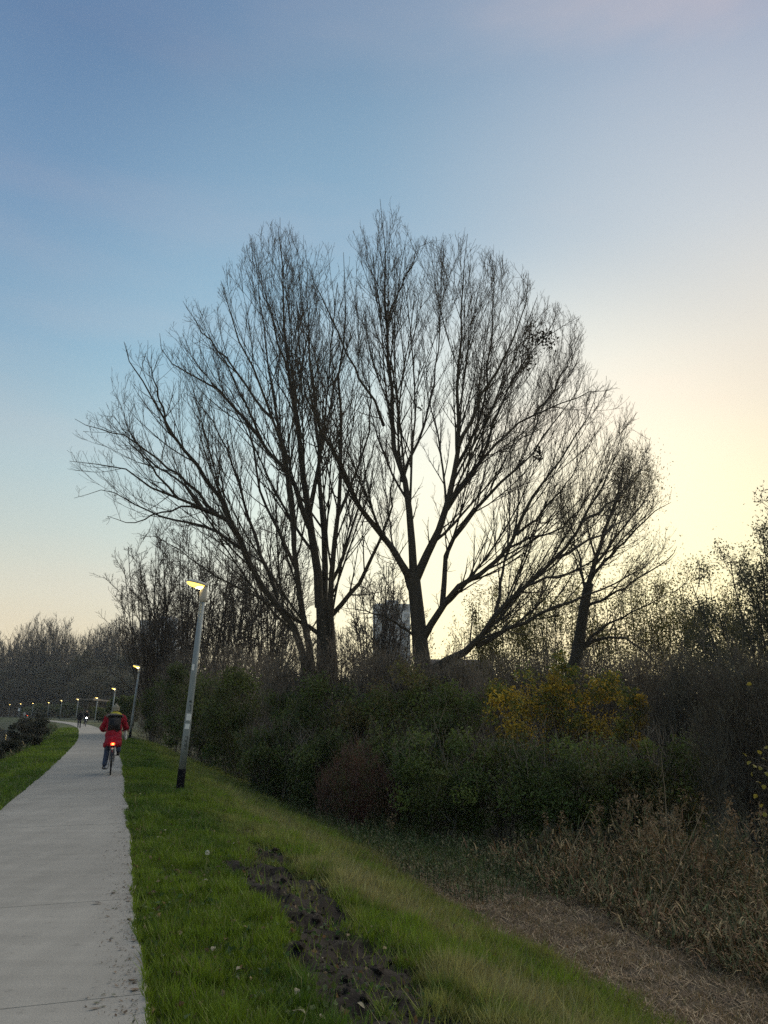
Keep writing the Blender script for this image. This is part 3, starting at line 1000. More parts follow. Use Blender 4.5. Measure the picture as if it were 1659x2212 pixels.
farb = [(15, 268, 1430, 45), (75, 262, 1425, 45), (130, 258, 1400, 48), (185, 250, 1385, 46), (235, 245, 1400, 46), (285, 235, 1385, 42), (40, 240, 1470, 45), (120, 235, 1460, 50), (200, 225, 1450, 50), (265, 205, 1445, 45), (325, 190, 1430, 45), (-30, 262, 1440, 40)]
fblab = ['dull green tree below the left domed poplars at the frame edge', 'dull green tree under the middle of the left domed poplars', 'dull green tree below the right shoulder of the left poplar clump', 'dull green tree filling the dip between the poplar clumps',
         'dull green tree under the left half of the right poplar clump', 'dull green tree under the top of the right poplar clump', 'low dark tree behind the farthest lamps', 'low dark tree above the bend of the path', 'low dark tree behind the walker', 'low dark tree behind the third lamp', 'low dark tree left of the hedge behind the second lamp', 'dull green tree half outside the left frame edge']


def leaf_mass(name, label, u, depth, vtop, halfw, seed, cols, size, n, cat='shrub', group=None, clumps=26, stems=7, twigmat='twig', vbot=None, flat=0.8, stick=0.12, ry=None, leafname='crown', var=0.3, aspect=0.6, stem_r=0.02, zlift=0.05):
    """shrub or leafy tree: stems with leaf clumps spread through the crown's volume"""
    rg = np.random.default_rng(seed)
    p = at(u, 1500, depth)
    gz = ground_z(p[0], depth)
    H = at(u, vtop, depth)[2] - gz
    W = halfw * depth / FPX
    RY = ry or W
    root = empty(name, (p[0], depth, gz), 0, label, cat, group)
    c = norm(rg.normal(size=(clumps, 3)))
    rad = rg.uniform(0.35, 1.0, (clumps, 1)) ** 0.6
    c = c * rad * 0.88
    cz = H * (0.5 + zlift)
    cc = c * np.array([W, RY, H * 0.47]) + np.array([0, 0, cz])
    cs = rg.uniform(0.16, 0.34, clumps) * (W * RY * H) ** (1 / 3)
    k = rg.integers(0, clumps, n)
    d = norm(rg.normal(size=(n, 3))) * (rg.random((n, 1)) ** 0.45)
    pos = cc[k] + d * cs[k][:, None] * np.array([1, 1, flat])
    pos[:, 2] = np.abs(pos[:, 2] - 0.02) + 0.02
    over = pos[:, 2] > H
    pos[over, 2] = H - (pos[over, 2] - H)
    # a few sprays that stick out
    ns = int(n * stick)
    pos[:ns] += norm(pos[:ns] - np.array([0, 0, H * 0.3])) * rg.uniform(0.0, 0.28, (ns, 1)) * W * 0.6
    bright = rg.uniform(0.75, 1.25, clumps)
    ccol = np.asarray(cols, float)[rg.integers(0, len(cols), clumps)]
    mixf = rg.uniform(.0, .75, (n, 1))
    col = (pick_cols(rg, n, cols, var) * mixf + ccol[k] * (1 - mixf) * rg.uniform(.75, 1.25, (n, 1))) * bright[k][:, None]
    V, F, C = leaf_cards(rg, pos, size, col, 0.2, aspect)
    o = link(leafname, mesh_np(leafname, V, F, M['leaf'], C), root)
    o['kind'] = 'stuff'
    # stems
    e = cc[rg.integers(0, clumps, stems)]
    b0 = np.c_[rg.normal(size=(stems, 2)) * np.array([W, RY]) * 0.18, np.full(stems, -0.1)]
    m = (b0 + e) / 2 + rg.normal(size=(stems, 3)) * 0.05 * H
    P = np.stack([resample(np.array([b0[i], m[i], e[i]]), 6) for i in range(stems)])
    Rr = np.linspace(1, 0.35, 6)[None, :].repeat(stems, 0) * stem_r * rg.uniform(0.7, 1.4, (stems, 1))
    for i in range(stems):
        v, f = tubes(P[i:i + 1], Rr[i:i + 1], 5)
        link('stem', mesh_np('stem', v, f, M[twigmat], smooth=True), root)
    P1, R1 = spawn(rg, P, Rr, 7, 0.2, 1.0, (20, 60), (0.3, 0.6), K=4, up=0.4, wig=0.12, rmin=0.004 * stem_r / .02, rtip=0.003 * stem_r / .02)
    P2, R2 = spawn(rg, P1, R1, 4, 0.2, 1.0, (20, 60), (0.3, 0.7), K=3, up=0.4, wig=0.12, rmin=0.004 * stem_r / .02, rtip=0.003 * stem_r / .02)
    v, f = join([tubes(P1, R1, 3), tubes(P2, R2, 3)])
    link('twigs', mesh_np('twigs', v, f, M[twigmat], smooth=True), root)['kind'] = 'stuff'
    return root


for i, ((u, d, vt, hw), lab) in enumerate(zip(farb, fblab)):
    d = max(d, 272) if u < 170 else d
    vt += 18 if i < 6 else 0
    leaf_mass('green_tree', lab, u, d, vt, hw, 700 + i, FARG, 0.62, 7500, cat='tree', group='far dull green trees beyond the bend', clumps=34, stems=4, stem_r=0.35)

SCR = [(0.152, 0.127, 0.098), (0.116, 0.102, 0.081)]
def fine_twigs(root, u, depth, vtop, halfw, seed, n, cols, length=0.34, width=0.035, name='fine_twigs', zfall=0.9, dome=0.22):
    """the haze of finest shoots of a scrub, as thin upright slivers through its volume"""
    rg = np.random.default_rng(seed)
    H = at(u, vtop, depth)[2] - root.location.z
    W = halfw * depth / FPX
    x = rg.uniform(-1, 1, n)
    y = rg.uniform(-1, 1, n) * 0.8
    hh = H * (0.80 + 0.20 * vnoise(x * 3 + 7, y * 3, seed)) * (1 - dome * x * x)
    z = hh * rg.random(n) ** zfall
    p = np.c_[x * W, y * W, z]
    d = norm(rg.normal(size=(n, 3)) * np.array([.45, .45, .3]) + np.array([0, 0, 1.])) * (length * rg.uniform(.5, 1.4, n))[:, None]
    s = norm(np.cross(d, rg.normal(size=(n, 3)))) * (width * rg.uniform(.4, 1.0, n))[:, None]
    V = np.stack([p - s * .5, p + s * .5, p + d], 1).reshape(-1, 3)
    o = link(name, mesh_np(name, V, np.arange(3 * n).reshape(-1, 3), M['leaf'], np.repeat(pick_cols(rg, n, cols, .35), 3, 0)), root)
    o['kind'] = 'stuff'


# ------------------------------------------------------------------ shrubs of the hedge along the ditch
DARK = [(0.068, 0.093, 0.027), (0.051, 0.073, 0.022), (0.098, 0.115, 0.032)]
GREEN = [(0.088, 0.127, 0.027), (0.066, 0.102, 0.024), (0.127, 0.161, 0.034)]
BROWNG = [(0.132, 0.110, 0.044), (0.093, 0.095, 0.039), (0.166, 0.122, 0.046)]
YEL = [(0.50, 0.33, 0.03), (0.38, 0.25, 0.03), (0.22, 0.18, 0.03), (0.56, 0.38, 0.04), (0.13, 0.13, 0.03)]
RED = [(0.17, 0.075, 0.055), (0.11, 0.06, 0.04), (0.21, 0.11, 0.07), (0.09, 0.07, 0.035)]
MIXD = DARK + DARK + GREEN
MIXG = GREEN + GREEN + DARK
MIXB = BROWNG + GREEN
HCOL = {id(DARK): MIXD, id(GREEN): MIXG, id(BROWNG): MIXB}
hedge = [
    (345, 56, 34, 1486, DARK, 'dark evergreen shrub right beside the second lamp post', 5200, 0.10),
    (392, 44, 46, 1470, DARK, 'dark shrub between the first and second lamp posts, nearer the second', 6500, 0.095),
    (448, 35, 56, 1478, DARK, 'dark shrub directly behind the nearest lamp post', 7000, 0.09),
    (520, 30.5, 70, 1482, DARK, 'dark shrub just right of the nearest lamp post', 7500, 0.085),
    (615, 27.5, 75, 1500, DARK, 'dark shrub in front of the broad tree\'s left stems', 7500, 0.08),
    (705, 25.5, 75, 1490, DARK, 'dark shrub hiding the foot of the broad tree', 7500, 0.08),
    (800, 24.5, 80, 1480, BROWNG, 'brownish green shrub between the two largest trees', 7500, 0.075),
    (895, 23.5, 80, 1465, BROWNG, 'brownish green shrub hiding the foot of the tallest tree', 7500, 0.075),
    (975, 22.5, 75, 1478, GREEN, 'green shrub left of the yellow-leaved shrubs', 7500, 0.07),
    (700, 22.5, 70, 1575, DARK, 'low black-green shrub above the crest of the bank', 6000, 0.07),
    (600, 24.5, 60, 1580, DARK, 'low dark shrub at the bank crest right of the nearest lamp', 6000, 0.075),
    (860, 21.5, 80, 1565, GREEN, 'dark green shrub behind the reddish bush', 6500, 0.07),
    (955, 19.5, 95, 1590, GREEN, 'rounded green shrub right of the reddish bush', 8000, 0.065),
    (1075, 19.5, 105, 1600, GREEN, 'broad green shrub below the left end of the yellow leaves', 8500, 0.065),
    (1205, 19.0, 105, 1590, GREEN, 'broad green shrub below the middle of the yellow leaves', 8500, 0.065),
    (1330, 18.5, 95, 1600, BROWNG, 'brownish green shrub below the right end of the yellow leaves', 8000, 0.062),
    (1440, 18.0, 80, 1600, BROWNG, 'olive brown shrub at the left foot of the grey thicket', 7000, 0.06),
]
for i, (u, d, hw, vt, cols, lab, n, sz) in enumerate(hedge):
    hvt = vt - (38 if i < 9 else 12) + (14, -22, 6, -14, 20, -18, 10, -12, 16, 8, -10, 14, -16, 10, -8, 16, -6)[i]
    sr = leaf_mass('shrub', lab, u, d, hvt, hw * 1.2, 800 + i, HCOL[id(cols)], sz * 1.25, int(n * 1.35), group='shrubs of the hedge along the ditch', clumps=44, stems=9, zlift=0.0, stick=.34, var=.45, ry=hw * d / FPX * .9)
    fine_twigs(sr, u, d, hvt - 16, hw * 1.15, 1300 + i, 300, SCR, .5, .018, 'bare_shoots', zfall=.35)
for i, (u, d, hw, vt, lab) in enumerate([(1075, 23.5, 55, 1462, 'yellow-leaved shrub nearest the tallest tree\'s trunk'), (1165, 24, 60, 1448, 'yellow-leaved shrub left of the willow trunk'),
                                        (1225, 24.5, 40, 1428, 'tallest yellow-leaved shrub in front of the willow trunk'), (1300, 23.5, 60, 1462, 'yellow-leaved shrub right of the willow trunk'), (1362, 23, 35, 1478, 'orange-yellow shrub at the right end of the yellow row')]):
    leaf_mass('yellow_shrub', lab, u, d - 1.5 + (i % 2), vt - 14 + (16, -2, -10, 4, 22)[i], hw * 1.1, 850 + i, YEL + GREEN, 0.095, 3000, group='yellow-leaved autumn shrubs', clumps=34, stems=12, stick=0.5, zlift=0.14, var=.4)
rb = leaf_mass('reddish_bush', 'small reddish brown bush at the foot of the dark hedge', 775, 20.2, 1622, 66, 870, RED + DARK, 0.05, 4200, clumps=40, stems=16, twigmat='twig_red', stick=0.6)
fine_twigs(rb, 775, 20.2, 1600, 84, 871, 1500, [(0.12, 0.06, 0.045), (0.09, 0.055, 0.04)], .4, .014, 'bare_shoots', zfall=.6, dome=.5)


def thicket(name, label, u, depth, vtop, halfw, seed, nstem, twigmat, levels=(7, 5), group=None, leaf=None, r=0.016, cat='shrub', up=0.35, lev3=3):
    """bare scrub: many stems from the ground with fine twigs"""
    rg = np.random.default_rng(seed)
    p = at(u, 1500, depth)
    gz = ground_z(p[0], depth)
    H = at(u, vtop, depth)[2] - gz
    W = halfw * depth / FPX
    root = empty(name, (p[0], depth, gz), 0, label, cat, group)
    a = rg.uniform(0, 2 * math.pi, nstem)
    f = np.sqrt(rg.random(nstem))
    b0 = np.c_[np.cos(a) * W * .55 * f, np.sin(a) * W * .4 * f, np.full(nstem, -.1)]
    e = np.c_[np.cos(a) * W * f * 1.0 + rg.normal(size=nstem) * .1 * W, np.sin(a) * W * .7 * f, H * rg.uniform(.72, 1.0, nstem) * (1 - .25 * f * f)]
    m = b0 * .6 + e * .4
    m[:, 2] = e[:, 2] * .5
    m += rg.normal(size=(nstem, 3)) * .04 * H
    P = np.stack([resample(np.array([b0[i], m[i], e[i]]), 8) for i in range(nstem)])
    Rr = np.linspace(1, 0.3, 8)[None, :].repeat(nstem, 0) * r * rg.uniform(.6, 1.6, (nstem, 1))
    for i in range(nstem):
        v, ff = tubes(P[i:i + 1], Rr[i:i + 1], 5)
        link('stem', mesh_np('stem', v, ff, M[twigmat], smooth=True), root)
    P1, R1 = spawn(rg, P, Rr, levels[0], 0.12, 1.0, (20, 55), (0.18, 0.40), K=5, up=up, wig=.1, rmin=.006, rtip=.004)
    P2, R2 = spawn(rg, P1, R1, levels[1], 0.1, 1.0, (20, 55), (0.25, 0.6), K=3, up=up, wig=.1, rmin=.005, rtip=.0035)
    P3, R3 = spawn(rg, P2, R2, lev3, 0.1, 1.0, (20, 60), (0.3, 0.7), K=3, up=up, wig=.1, rmin=.0045, rtip=.0035)
    v, ff = join([tubes(P1, R1, 3), tubes(P2, R2, 3), tubes(P3, R3, 3)])
    link('twigs', mesh_np('twigs', v, ff, M[twigmat], smooth=True), root)['kind'] = 'stuff'
    if leaf:
        cols, size, n, jit = leaf
        ends = np.concatenate([P3[:, -1], P2[:, -1], P1[:, 2]])
        q = ends[rg.integers(0, len(ends), n)] + rg.normal(size=(n, 3)) * jit
        V, F, C = leaf_cards(rg, q, size, pick_cols(rg, n, cols, .35), .4)
        link('crown', mesh_np('crown', V, F, M['leaf'], C), root)['kind'] = 'stuff'
    return root


for pr, u, d, vt, hw, i in POP:
    fine_twigs(pr, u, d, vt + 6, hw * 1.15, 640 + i, 1500, [(0.16, 0.125, 0.09), (0.12, 0.095, 0.07)], 4.2, .17, zfall=.55, dome=.7)
GREYL = [(0.091, 0.086, 0.065), (0.068, 0.068, 0.055), (0.117, 0.107, 0.073)]
t1 = thicket('thicket', 'tall dark grey thicket left of the right-edge willow, above the reeds', 1490, 20.5, 1400, 80, 901, 34, 'twig', (9, 6), leaf=(GREYL, .05, 5000, .14), group='dark grey thickets at the right edge')
t2 = thicket('thicket', 'dark grey thicket with bare leaning stems at the right frame edge', 1620, 16.5, 1370, 110, 902, 42, 'twig', (9, 6), leaf=(GREYL, .045, 6000, .14), group='dark grey thickets at the right edge')
fine_twigs(t1, 1490, 20.5, 1385, 85, 961, 7000, GREYL, .42, .018, zfall=.7, dome=.5)
fine_twigs(t2, 1620, 16.5, 1360, 115, 962, 8000, GREYL, .36, .015, zfall=.7, dome=.5)
for i, (u, d, hw, vt, lab) in enumerate([(350, 62, 40, 1425, 'brown bare scrub behind the second lamp'), (410, 50, 50, 1405, 'brown bare scrub left of the nearest lamp post'), (490, 40, 60, 1400, 'brown bare scrub right behind the nearest lamp post'),
                                        (570, 36, 60, 1405, 'brown bare scrub below the broad tree\'s left limbs'), (650, 33, 60, 1380, 'brown bare scrub left of the broad tree\'s trunk'), (745, 33, 60, 1385, 'brown bare scrub right of the broad tree\'s trunk'),
                                        (830, 31, 55, 1400, 'brown bare scrub below the far grey tower'), (900, 30.5, 50, 1415, 'brown bare scrub round the tallest tree\'s trunk'), (985, 30, 50, 1425, 'brown bare scrub under the start of the long low limb'), (1090, 37, 70, 1420, 'olive brown scrub behind the left end of the yellow shrubs'), (1200, 37, 70, 1415, 'olive brown scrub behind the willow trunk'), (1310, 36, 70, 1410, 'olive brown scrub behind the right end of the yellow shrubs'), (1420, 35, 70, 1410, 'olive brown scrub left of the grey thicket')]):
    sroot = thicket('scrub', lab, u, d - (4 if 3 < i < 9 else 0), vt - 26, hw * 1.25, 920 + i, 24, 'twig', (7, 5), group='bare brown scrub behind the hedge', leaf=(SCR, .09, 1500, .2), r=0.02)
    fine_twigs(sroot, u, d - (4 if 3 < i < 9 else 0), vt - 26, hw * 1.3, 940 + i, 7000, SCR)

# distant wood closing the horizon
rgw = np.random.default_rng(31)
nW = 26000
wa = rgw.uniform(R(-68), R(68), nW)
wr = rgw.uniform(330, 420, nW)
wx, wy = np.sin(wa) * wr, np.cos(wa) * wr
wz = rgw.random(nW) ** 1.2 * (12 + 9 * vnoise(wa * 40, wr * 0 + .5, 5)) * 1.0
V, F, C = leaf_cards(rgw, np.c_[wx, wy, wz], 3.2, pick_cols(rgw, nW, [(0.045, 0.052, 0.042), (0.036, 0.042, 0.036), (0.055, 0.052, 0.040)]), 0, .8)
tag(link('distant_woodland', mesh_np('distant_woodland', V, F, M['leaf'], C)), 'grey wood closing the horizon', None, None, 'stuff')

# ------------------------------------------------------------------ buildings far behind the trees
M['tower'] = mat('tower', (0.52, 0.54, 0.56), 0.8, var=0.12, scale=0.3)
M['tower_side'] = mat('tower_side', (0.60, 0.61, 0.62), 0.8, var=0.1, scale=0.3)
M['pane'] = mat('pane', (0.20, 0.22, 0.24), 0.3, spec=0.6)
M['roof'] = mat('roof', (0.10, 0.085, 0.08), 0.8, var=0.2)
M['brick'] = mat('brick', (0.20, 0.13, 0.10), 0.9, var=0.2)


def box(x0, x1, y0, y1, z0, z1):
    V = np.array([(x, y, z) for z in (z0, z1) for y in (y0, y1) for x in (x0, x1)], float)
    F = np.array([(0, 1, 5, 4), (1, 3, 7, 5), (3, 2, 6, 7), (2, 0, 4, 6), (4, 5, 7, 6), (0, 2, 3, 1)])
    return V, F


def boxes(*bs):
    return join([box(*q) for q in bs])


def tower(label, u0, u1, vtop, depth, nfl, ncol, rz):
    c = at((u0 + u1) / 2, vtop, depth)
    W = (u1 - u0) * depth / FPX
    H = c[2]
    root = empty('tower_block', (c[0], depth, 0), rz, label, 'building')
    DY = W * 0.8
    v, f = box(-W / 2, W / 2, -DY / 2, DY / 2, -1, H)
    link('wall', mesh_np('wall', v, f, M['tower']), root)
    v, f = box(-W / 2 - .2, W / 2 + .2, -DY / 2 - .2, DY / 2 + .2, H, H + .8)
    link('parapet', mesh_np('parapet', v, f, M['tower_side']), root)
    v, f = box(-W * .15, W * .2, -DY * .2, DY * .2, H + .8, H + 3)
    link('plant_room', mesh_np('plant_room', v, f, M['tower_side']), root)
    cw, fh = W / ncol, H / nfl
    v, f = box(-cw * .33, cw * .33, -.12, .02, -fh * .27, fh * .27)
    wm = mesh_np('window', v, f, M['pane'])
    v, f = box(-cw * .36, cw * .36, -.30, .02, -.12, .0)
    sm = mesh_np('sill', v, f, M['tower_side'])
    for fl in range(nfl):
        for cidx in range(ncol):
            w = link('window', wm, root, (-W / 2 + cw * (cidx + .5), -DY / 2, fh * (fl + .55)))
            link('sill', sm, w, (0, 0, -fh * .30))
        for cidx in range(3):
            w = link('window', wm, root, (W / 2, -DY / 2 + DY * (cidx + .5) / 3, fh * (fl + .55)), (0, 0, R(90)))


tower('grey high-rise block seen left of the tallest tree\'s trunk', 808, 882, 1312, 350, 16, 5, R(6))
tower('grey high-rise block seen behind twigs left of the nearest lamp post', 318, 402, 1346, 380, 14, 6, R(-12))
c = at(992, 1428, 95)
root = empty('house', (c[0], 95, ground_z(c[0], 95)), R(8), 'low house roof glimpsed under the long low limb', 'building')
hz = c[2] + .6
v, f = box(-3.4, 3.4, -3, 3, -.2, hz - 2.2)
link('wall', mesh_np('wall', v, f, M['brick']), root)
V = np.array([(-3.7, -3.3, hz - 2.2), (3.7, -3.3, hz - 2.2), (3.7, 3.3, hz - 2.2), (-3.7, 3.3, hz - 2.2), (-3.7, 0, hz), (3.7, 0, hz)])
me = mesh_np('roof', V, [np.array([(0, 1, 5, 4), (2, 3, 4, 5), (0, 3, 2, 1)]), np.array([(0, 4, 3), (1, 2, 5)])], M['roof'])
link('roof', me, root)
for wx in (-2, 0, 2):
    v, f = box(wx - .45, wx + .45, -3.06, -2.98, hz - 4.2, hz - 3)
    link('window', mesh_np('window', v, f, M['pane']), root)

# low concrete bridge beyond the bend
M['bridge'] = mat('bridge', (0.15, 0.13, 0.105), 0.9, var=0.3, scale=1.5)
p0, p1 = at(184, 1509, 165), at(258, 1524, 240)
d2 = p1 - p0
L = np.linalg.norm(d2[:2])
root = empty('footbridge', (p0[0], p0[1], 0), math.atan2(d2[1], d2[0]), 'low pale concrete footbridge beyond the bend behind the red cyclist', 'bridge')
z0 = p0[2]
for nm, q in (('deck', (-1, L, -1.6, 1.6, z0 - .35, z0 - .05)), ('parapet', (-1, L, -1.75, -1.61, z0 - .35, z0 + .1)), ('parapet', (-1, L, 1.61, 1.75, z0 - .35, z0 + .1)),
              ('pier', (14, 14.8, -1.2, 1.2, -.6, z0 - .51)), ('pier', (38, 38.8, -1.2, 1.2, -.6, z0 - .51)), ('pier', (62, 62.8, -1.2, 1.2, -.6, z0 - .51)), ('abutment', (L, L + 5, -2, 2, -.8, z0))):
    v, f = box(*q)
    link(nm, mesh_np(nm, v, f, M['bridge']), root)
for i, (u, d, vt, hw, lab) in enumerate([(205, 170, 1528, 18, 'black-green bush below the pale bridge left of the red cyclist'), (222, 130, 1528, 16, 'black-green bush just left of the red cyclist\'s shoulder'), (262, 110, 1500, 26, 'dark bush behind the red cyclist and third lamp'),
                                        (282, 80, 1488, 22, 'dark bush between the red cyclist and the second lamp'), (150, 215, 1520, 30, 'dark bush behind the walker'), (90, 250, 1520, 36, 'dark bush behind the far red tail light')]):
    leaf_mass('bush', lab, u, d, vt, hw, 980 + i, DARK, 0.10 + d * .0022, 3200, group='dark bushes beyond the bend', clumps=24, stems=4, stem_r=.05)

# ------------------------------------------------------------------ grass


def blades(name, a0, a1, b_lo, b_hi, n, seed, hmul=1.0, side=1):
    rg = np.random.default_rng(seed)
    a = a0 * (a1 / a0) ** rg.random(n)
    s0 = s_j + (a - 5.16)                      # arc length of that spot
    i = np.clip(np.searchsorted(ARC, s0), 1, len(ARC) - 1)
    c, t = CEN[i], _t[i]
    nr = np.stack([t[:, 1], -t[:, 0]], 1)
    off = PW / 2 + rg.uniform(b_lo, b_hi, n)
    xy = c + nr * (off * side)[:, None] + t * rg.uniform(-.3, .3, (n, 1))
    x, y = xy[:, 0], xy[:, 1]
    col, h, k, lit, r, l = zone(x, y, True)
    z = terrain(x, y, True, True)
    _, arc_ = lateral(x, y, True)
    inpath = np.where(side > 0, r - edge_wobble(arc_), l)
    creep = .05 * fbm(x * 2.2, y * 2.2, 61, 3) ** 1.5
    z = np.where(inpath < 0, 0.0, z)
    cover = (k * .97 < rg.random(n)) & (lit * .55 < rg.random(n)) & (inpath > -creep) & (fbm(x * 5, y * 5, 63, 2) + .35 * rg.random(n) > .33)
    edge = np.where(side > 0, r, l)
    h = h * hmul * .88 * rg.uniform(.45, 1.35, n) * np.where(edge < .12, .75, 1)
    tall = rg.random(n) < .03
    h = np.where(tall, h * 1.8, h)
    w = 0.0032 + 0.00034 * a
    th = rg.uniform(0, 2 * math.pi, n)
    lean = rg.uniform(.1, 1.15, n) * h
    tip = np.stack([x + np.cos(th) * lean, y + np.sin(th) * lean, z + h], 1)
    # downhill lay of the longer grass
    tip[:, 0] += nv[0] * sstep(1.2, 3, np.where(side > 0, r, 0)) * h * .15
    ph = rg.uniform(0, 2 * math.pi, n)
    dxy = np.stack([np.cos(ph) * w, np.sin(ph) * w, np.zeros(n)], 1)
    p = np.stack([x, y, z - .01], 1)
    V = np.stack([p - dxy, p + dxy, tip], 1)[cover]
    dry = rg.random(n) < (.05 + .10 * sstep(1.2, 2.5, r))
    col = np.where(dry[:, None], np.array([0.21, 0.185, 0.085]), col) * rg.uniform(.65, 1.35, (n, 1))
    col = col[cover]
    m = len(V)
    o = link(name, mesh_np(name, V.reshape(-1, 3), np.arange(3 * m).reshape(-1, 3), M['grass'], np.repeat(col, 3, 0)))
    return o


tag(blades('grass', 3.6, 52, -.13, 2.6, 250000, 1), 'green mown grass of the right-hand verge', None, None, 'stuff')
tag(blades('long_grass', 4.0, 40, 1.6, 7.2, 200000, 2, .82), 'longer green and dry grass on the falling bank', None, None, 'stuff')
tag(blades('left_grass', 8, 90, -.10, 3.0, 80000, 3, 1.1, -1), 'green grass strip between path and water', None, None, 'stuff')


def spots(n, seed, a0, a1, r0, r1, side=1):
    rg = np.random.default_rng(seed)
    a = a0 * (a1 / a0) ** rg.random(n)
    s0 = s_j + (a - 5.16)
    i = np.clip(np.searchsorted(ARC, s0), 1, len(ARC) - 1)
    c, t = CEN[i], _t[i]
    nr = np.stack([t[:, 1], -t[:, 0]], 1)
    off = PW / 2 + rg.uniform(r0, r1, n)
    xy = c + nr * (off * side)[:, None] + t * rg.uniform(-.3, .3, (n, 1))
    z = terrain(xy[:, 0], xy[:, 1], True, True)
    return np.c_[xy, z], rg, off - PW / 2, a


# flattened dry stalks on the mown strip
p, rg, rr_, a_ = spots(30000, 21, 4.5, 26, 3.4, 7.6)
_, _, _, lit, _, _ = zone(p[:, 0], p[:, 1], True)
p = p[lit > rg.random(len(p)) * .8]
n = len(p)
th = rg.normal(size=n) * .7 + ang0 + R(60)
ln = rg.gamma(2.0, .055, n) + .03
d = np.c_[np.cos(th) * ln, np.sin(th) * ln, rg.uniform(-.02, .06, n)]
w = np.c_[-np.sin(th), np.cos(th), np.zeros(n)] * rg.uniform(.0012, .0042, (n, 1))
q = p + np.array([0, 0, .02])
V = np.stack([q - d / 2 - w, q - d / 2 + w, q + d / 2 + w, q + d / 2 - w], 1).reshape(-1, 3)
cl_ = pick_cols(rg, n, [(0.22, 0.145, 0.080), (0.14, 0.092, 0.052), (0.09, 0.060, 0.036), (0.32, 0.24, 0.14)], .35)
tag(link('dry_stalk_litter', mesh_np('dry_stalk_litter', V, np.arange(4 * n).reshape(-1, 4), M['straw'], np.repeat(cl_, 4, 0))), 'flattened brown stalks along the foot of the bank', None, None, 'stuff')

# reeds and dead herbage in the ditch


def reeds(name, label, n_stalk, n_leaf, seed, a0, a1, r0, r1, hmax, side=1, cols=None, plume=120):
    p, rg, r, a = spots(n_stalk, seed, a0, a1, r0, r1, side)
    h = hmax * rg.uniform(.45, 1.0, n_stalk) * (0.30 + 0.95 * vnoise(p[:, 0] * 1.0, p[:, 1] * 1.0, 77)) * sstep(r0 - .6, r0 + 1.6, r)
    h = np.maximum(h, .3)
    th = rg.uniform(0, 2 * math.pi, n_stalk)
    lean = np.abs(rg.normal(size=n_stalk)) * .30 * h + (rg.random(n_stalk) < .16) * h * 1.1
    h = np.where(lean > h * .8, h * .55, h)
    e = p + np.c_[np.cos(th) * lean, np.sin(th) * lean, h]
    m = p * .5 + e * .5 + np.c_[np.zeros((n_stalk, 2)), h * .06] - np.c_[np.cos(th) * lean * .15, np.sin(th) * lean * .15, np.zeros(n_stalk)]
    P = np.stack([p - np.array([0, 0, .05]), m, e], 1)
    Rr = np.tile(np.array([.0055, .004, .0025]), (n_stalk, 1)) * (1 + a[:, None] * .03)
    v1, f1 = tubes(P, Rr, 3)
    cs = pick_cols(rg, n_stalk, cols, .4)
    c1 = np.repeat(cs, 9, 0)
    # long narrow leaves bending off the stalks and rank growth between
    k = rg.integers(0, n_stalk, n_leaf)
    t = rg.uniform(.0, .95, n_leaf)[:, None]
    b = P[k, 0] * (1 - t) + P[k, 2] * t + rg.normal(size=(n_leaf, 3)) * np.array([.10, .10, .0])
    ph = rg.uniform(0, 2 * math.pi, n_leaf)
    ln = rg.uniform(.15, .5, n_leaf) * hmax * .5
    d = np.c_[np.cos(ph) * ln * .6, np.sin(ph) * ln * .6, ln * rg.uniform(-.45, .9, n_leaf)]
    tip = b + d
    tip[:, 2] = np.maximum(tip[:, 2], P[k, 0, 2] + .02)
    w = np.c_[-np.sin(ph), np.cos(ph), np.zeros(n_leaf)] * ((.005 + a[k] * .00035) * rg.uniform(.6, 1.5, n_leaf))[:, None]
    mid = b + d * .5 + np.c_[np.zeros((n_leaf, 2)), ln * .12]
    V2 = np.stack([b - w, b + w, mid + w * .9, mid - w * .9, tip], 1)
    i0 = np.arange(n_leaf)[:, None] * 5 + len(v1)
    q4 = i0 + np.array([[0, 1, 2, 3]])
    q3 = i0 + np.array([[3, 2, 4]])
    c2 = np.repeat(pick_cols(rg, n_leaf, cols, .45), 5, 0)
    # plumes
    kp = np.argsort(-h)[:plume * 2:2]
    npx = 34
    pp = np.repeat(P[kp, 2], npx, 0) + rg.normal(size=(len(kp) * npx, 3)) * np.array([.045, .045, .12]) + np.array([0, 0, .04])
    V3, F3, C3 = leaf_cards(rg, pp, .08, pick_cols(rg, len(pp), [(0.25, 0.165, 0.085), (0.19, 0.125, 0.065)], .3), .2, .3)
    F3 = F3 + len(v1) + n_leaf * 5
    me = mesh_np(name, np.concatenate([v1, V2.reshape(-1, 3), V3]), [f1, q4, q3, F3], M['straw'], np.concatenate([c1, c2, C3]))
    return tag(link(name, me), label, None, None, 'stuff')


RC = [(0.24, 0.155, 0.070), (0.17, 0.112, 0.050), (0.11, 0.100, 0.038), (0.31, 0.215, 0.10), (0.22, 0.115, 0.055), (0.080, 0.095, 0.030), (0.065, 0.070, 0.026)]
RG = [(0.060, 0.088, 0.022), (0.044, 0.070, 0.018), (0.090, 0.092, 0.034), (0.15, 0.12, 0.058)]
reeds('reeds', 'brown reeds and dead herbs filling the ditch', 1400, 26000, 33, 6.2, 14.6, 6.5, 10.5, 1.2, cols=RC, plume=80)
reeds('rank_grass', 'dark rank grass at the foot of the hedge', 2200, 22000, 34, 11, 45, 4.4, 8.6, .42, cols=RG, plume=5)
reeds('bank_reeds', 'grey-green reeds along the canal bank', 2600, 15000, 35, 14, 120, 1.9, 4.6, 1.0, side=-1, cols=RG, plume=10)

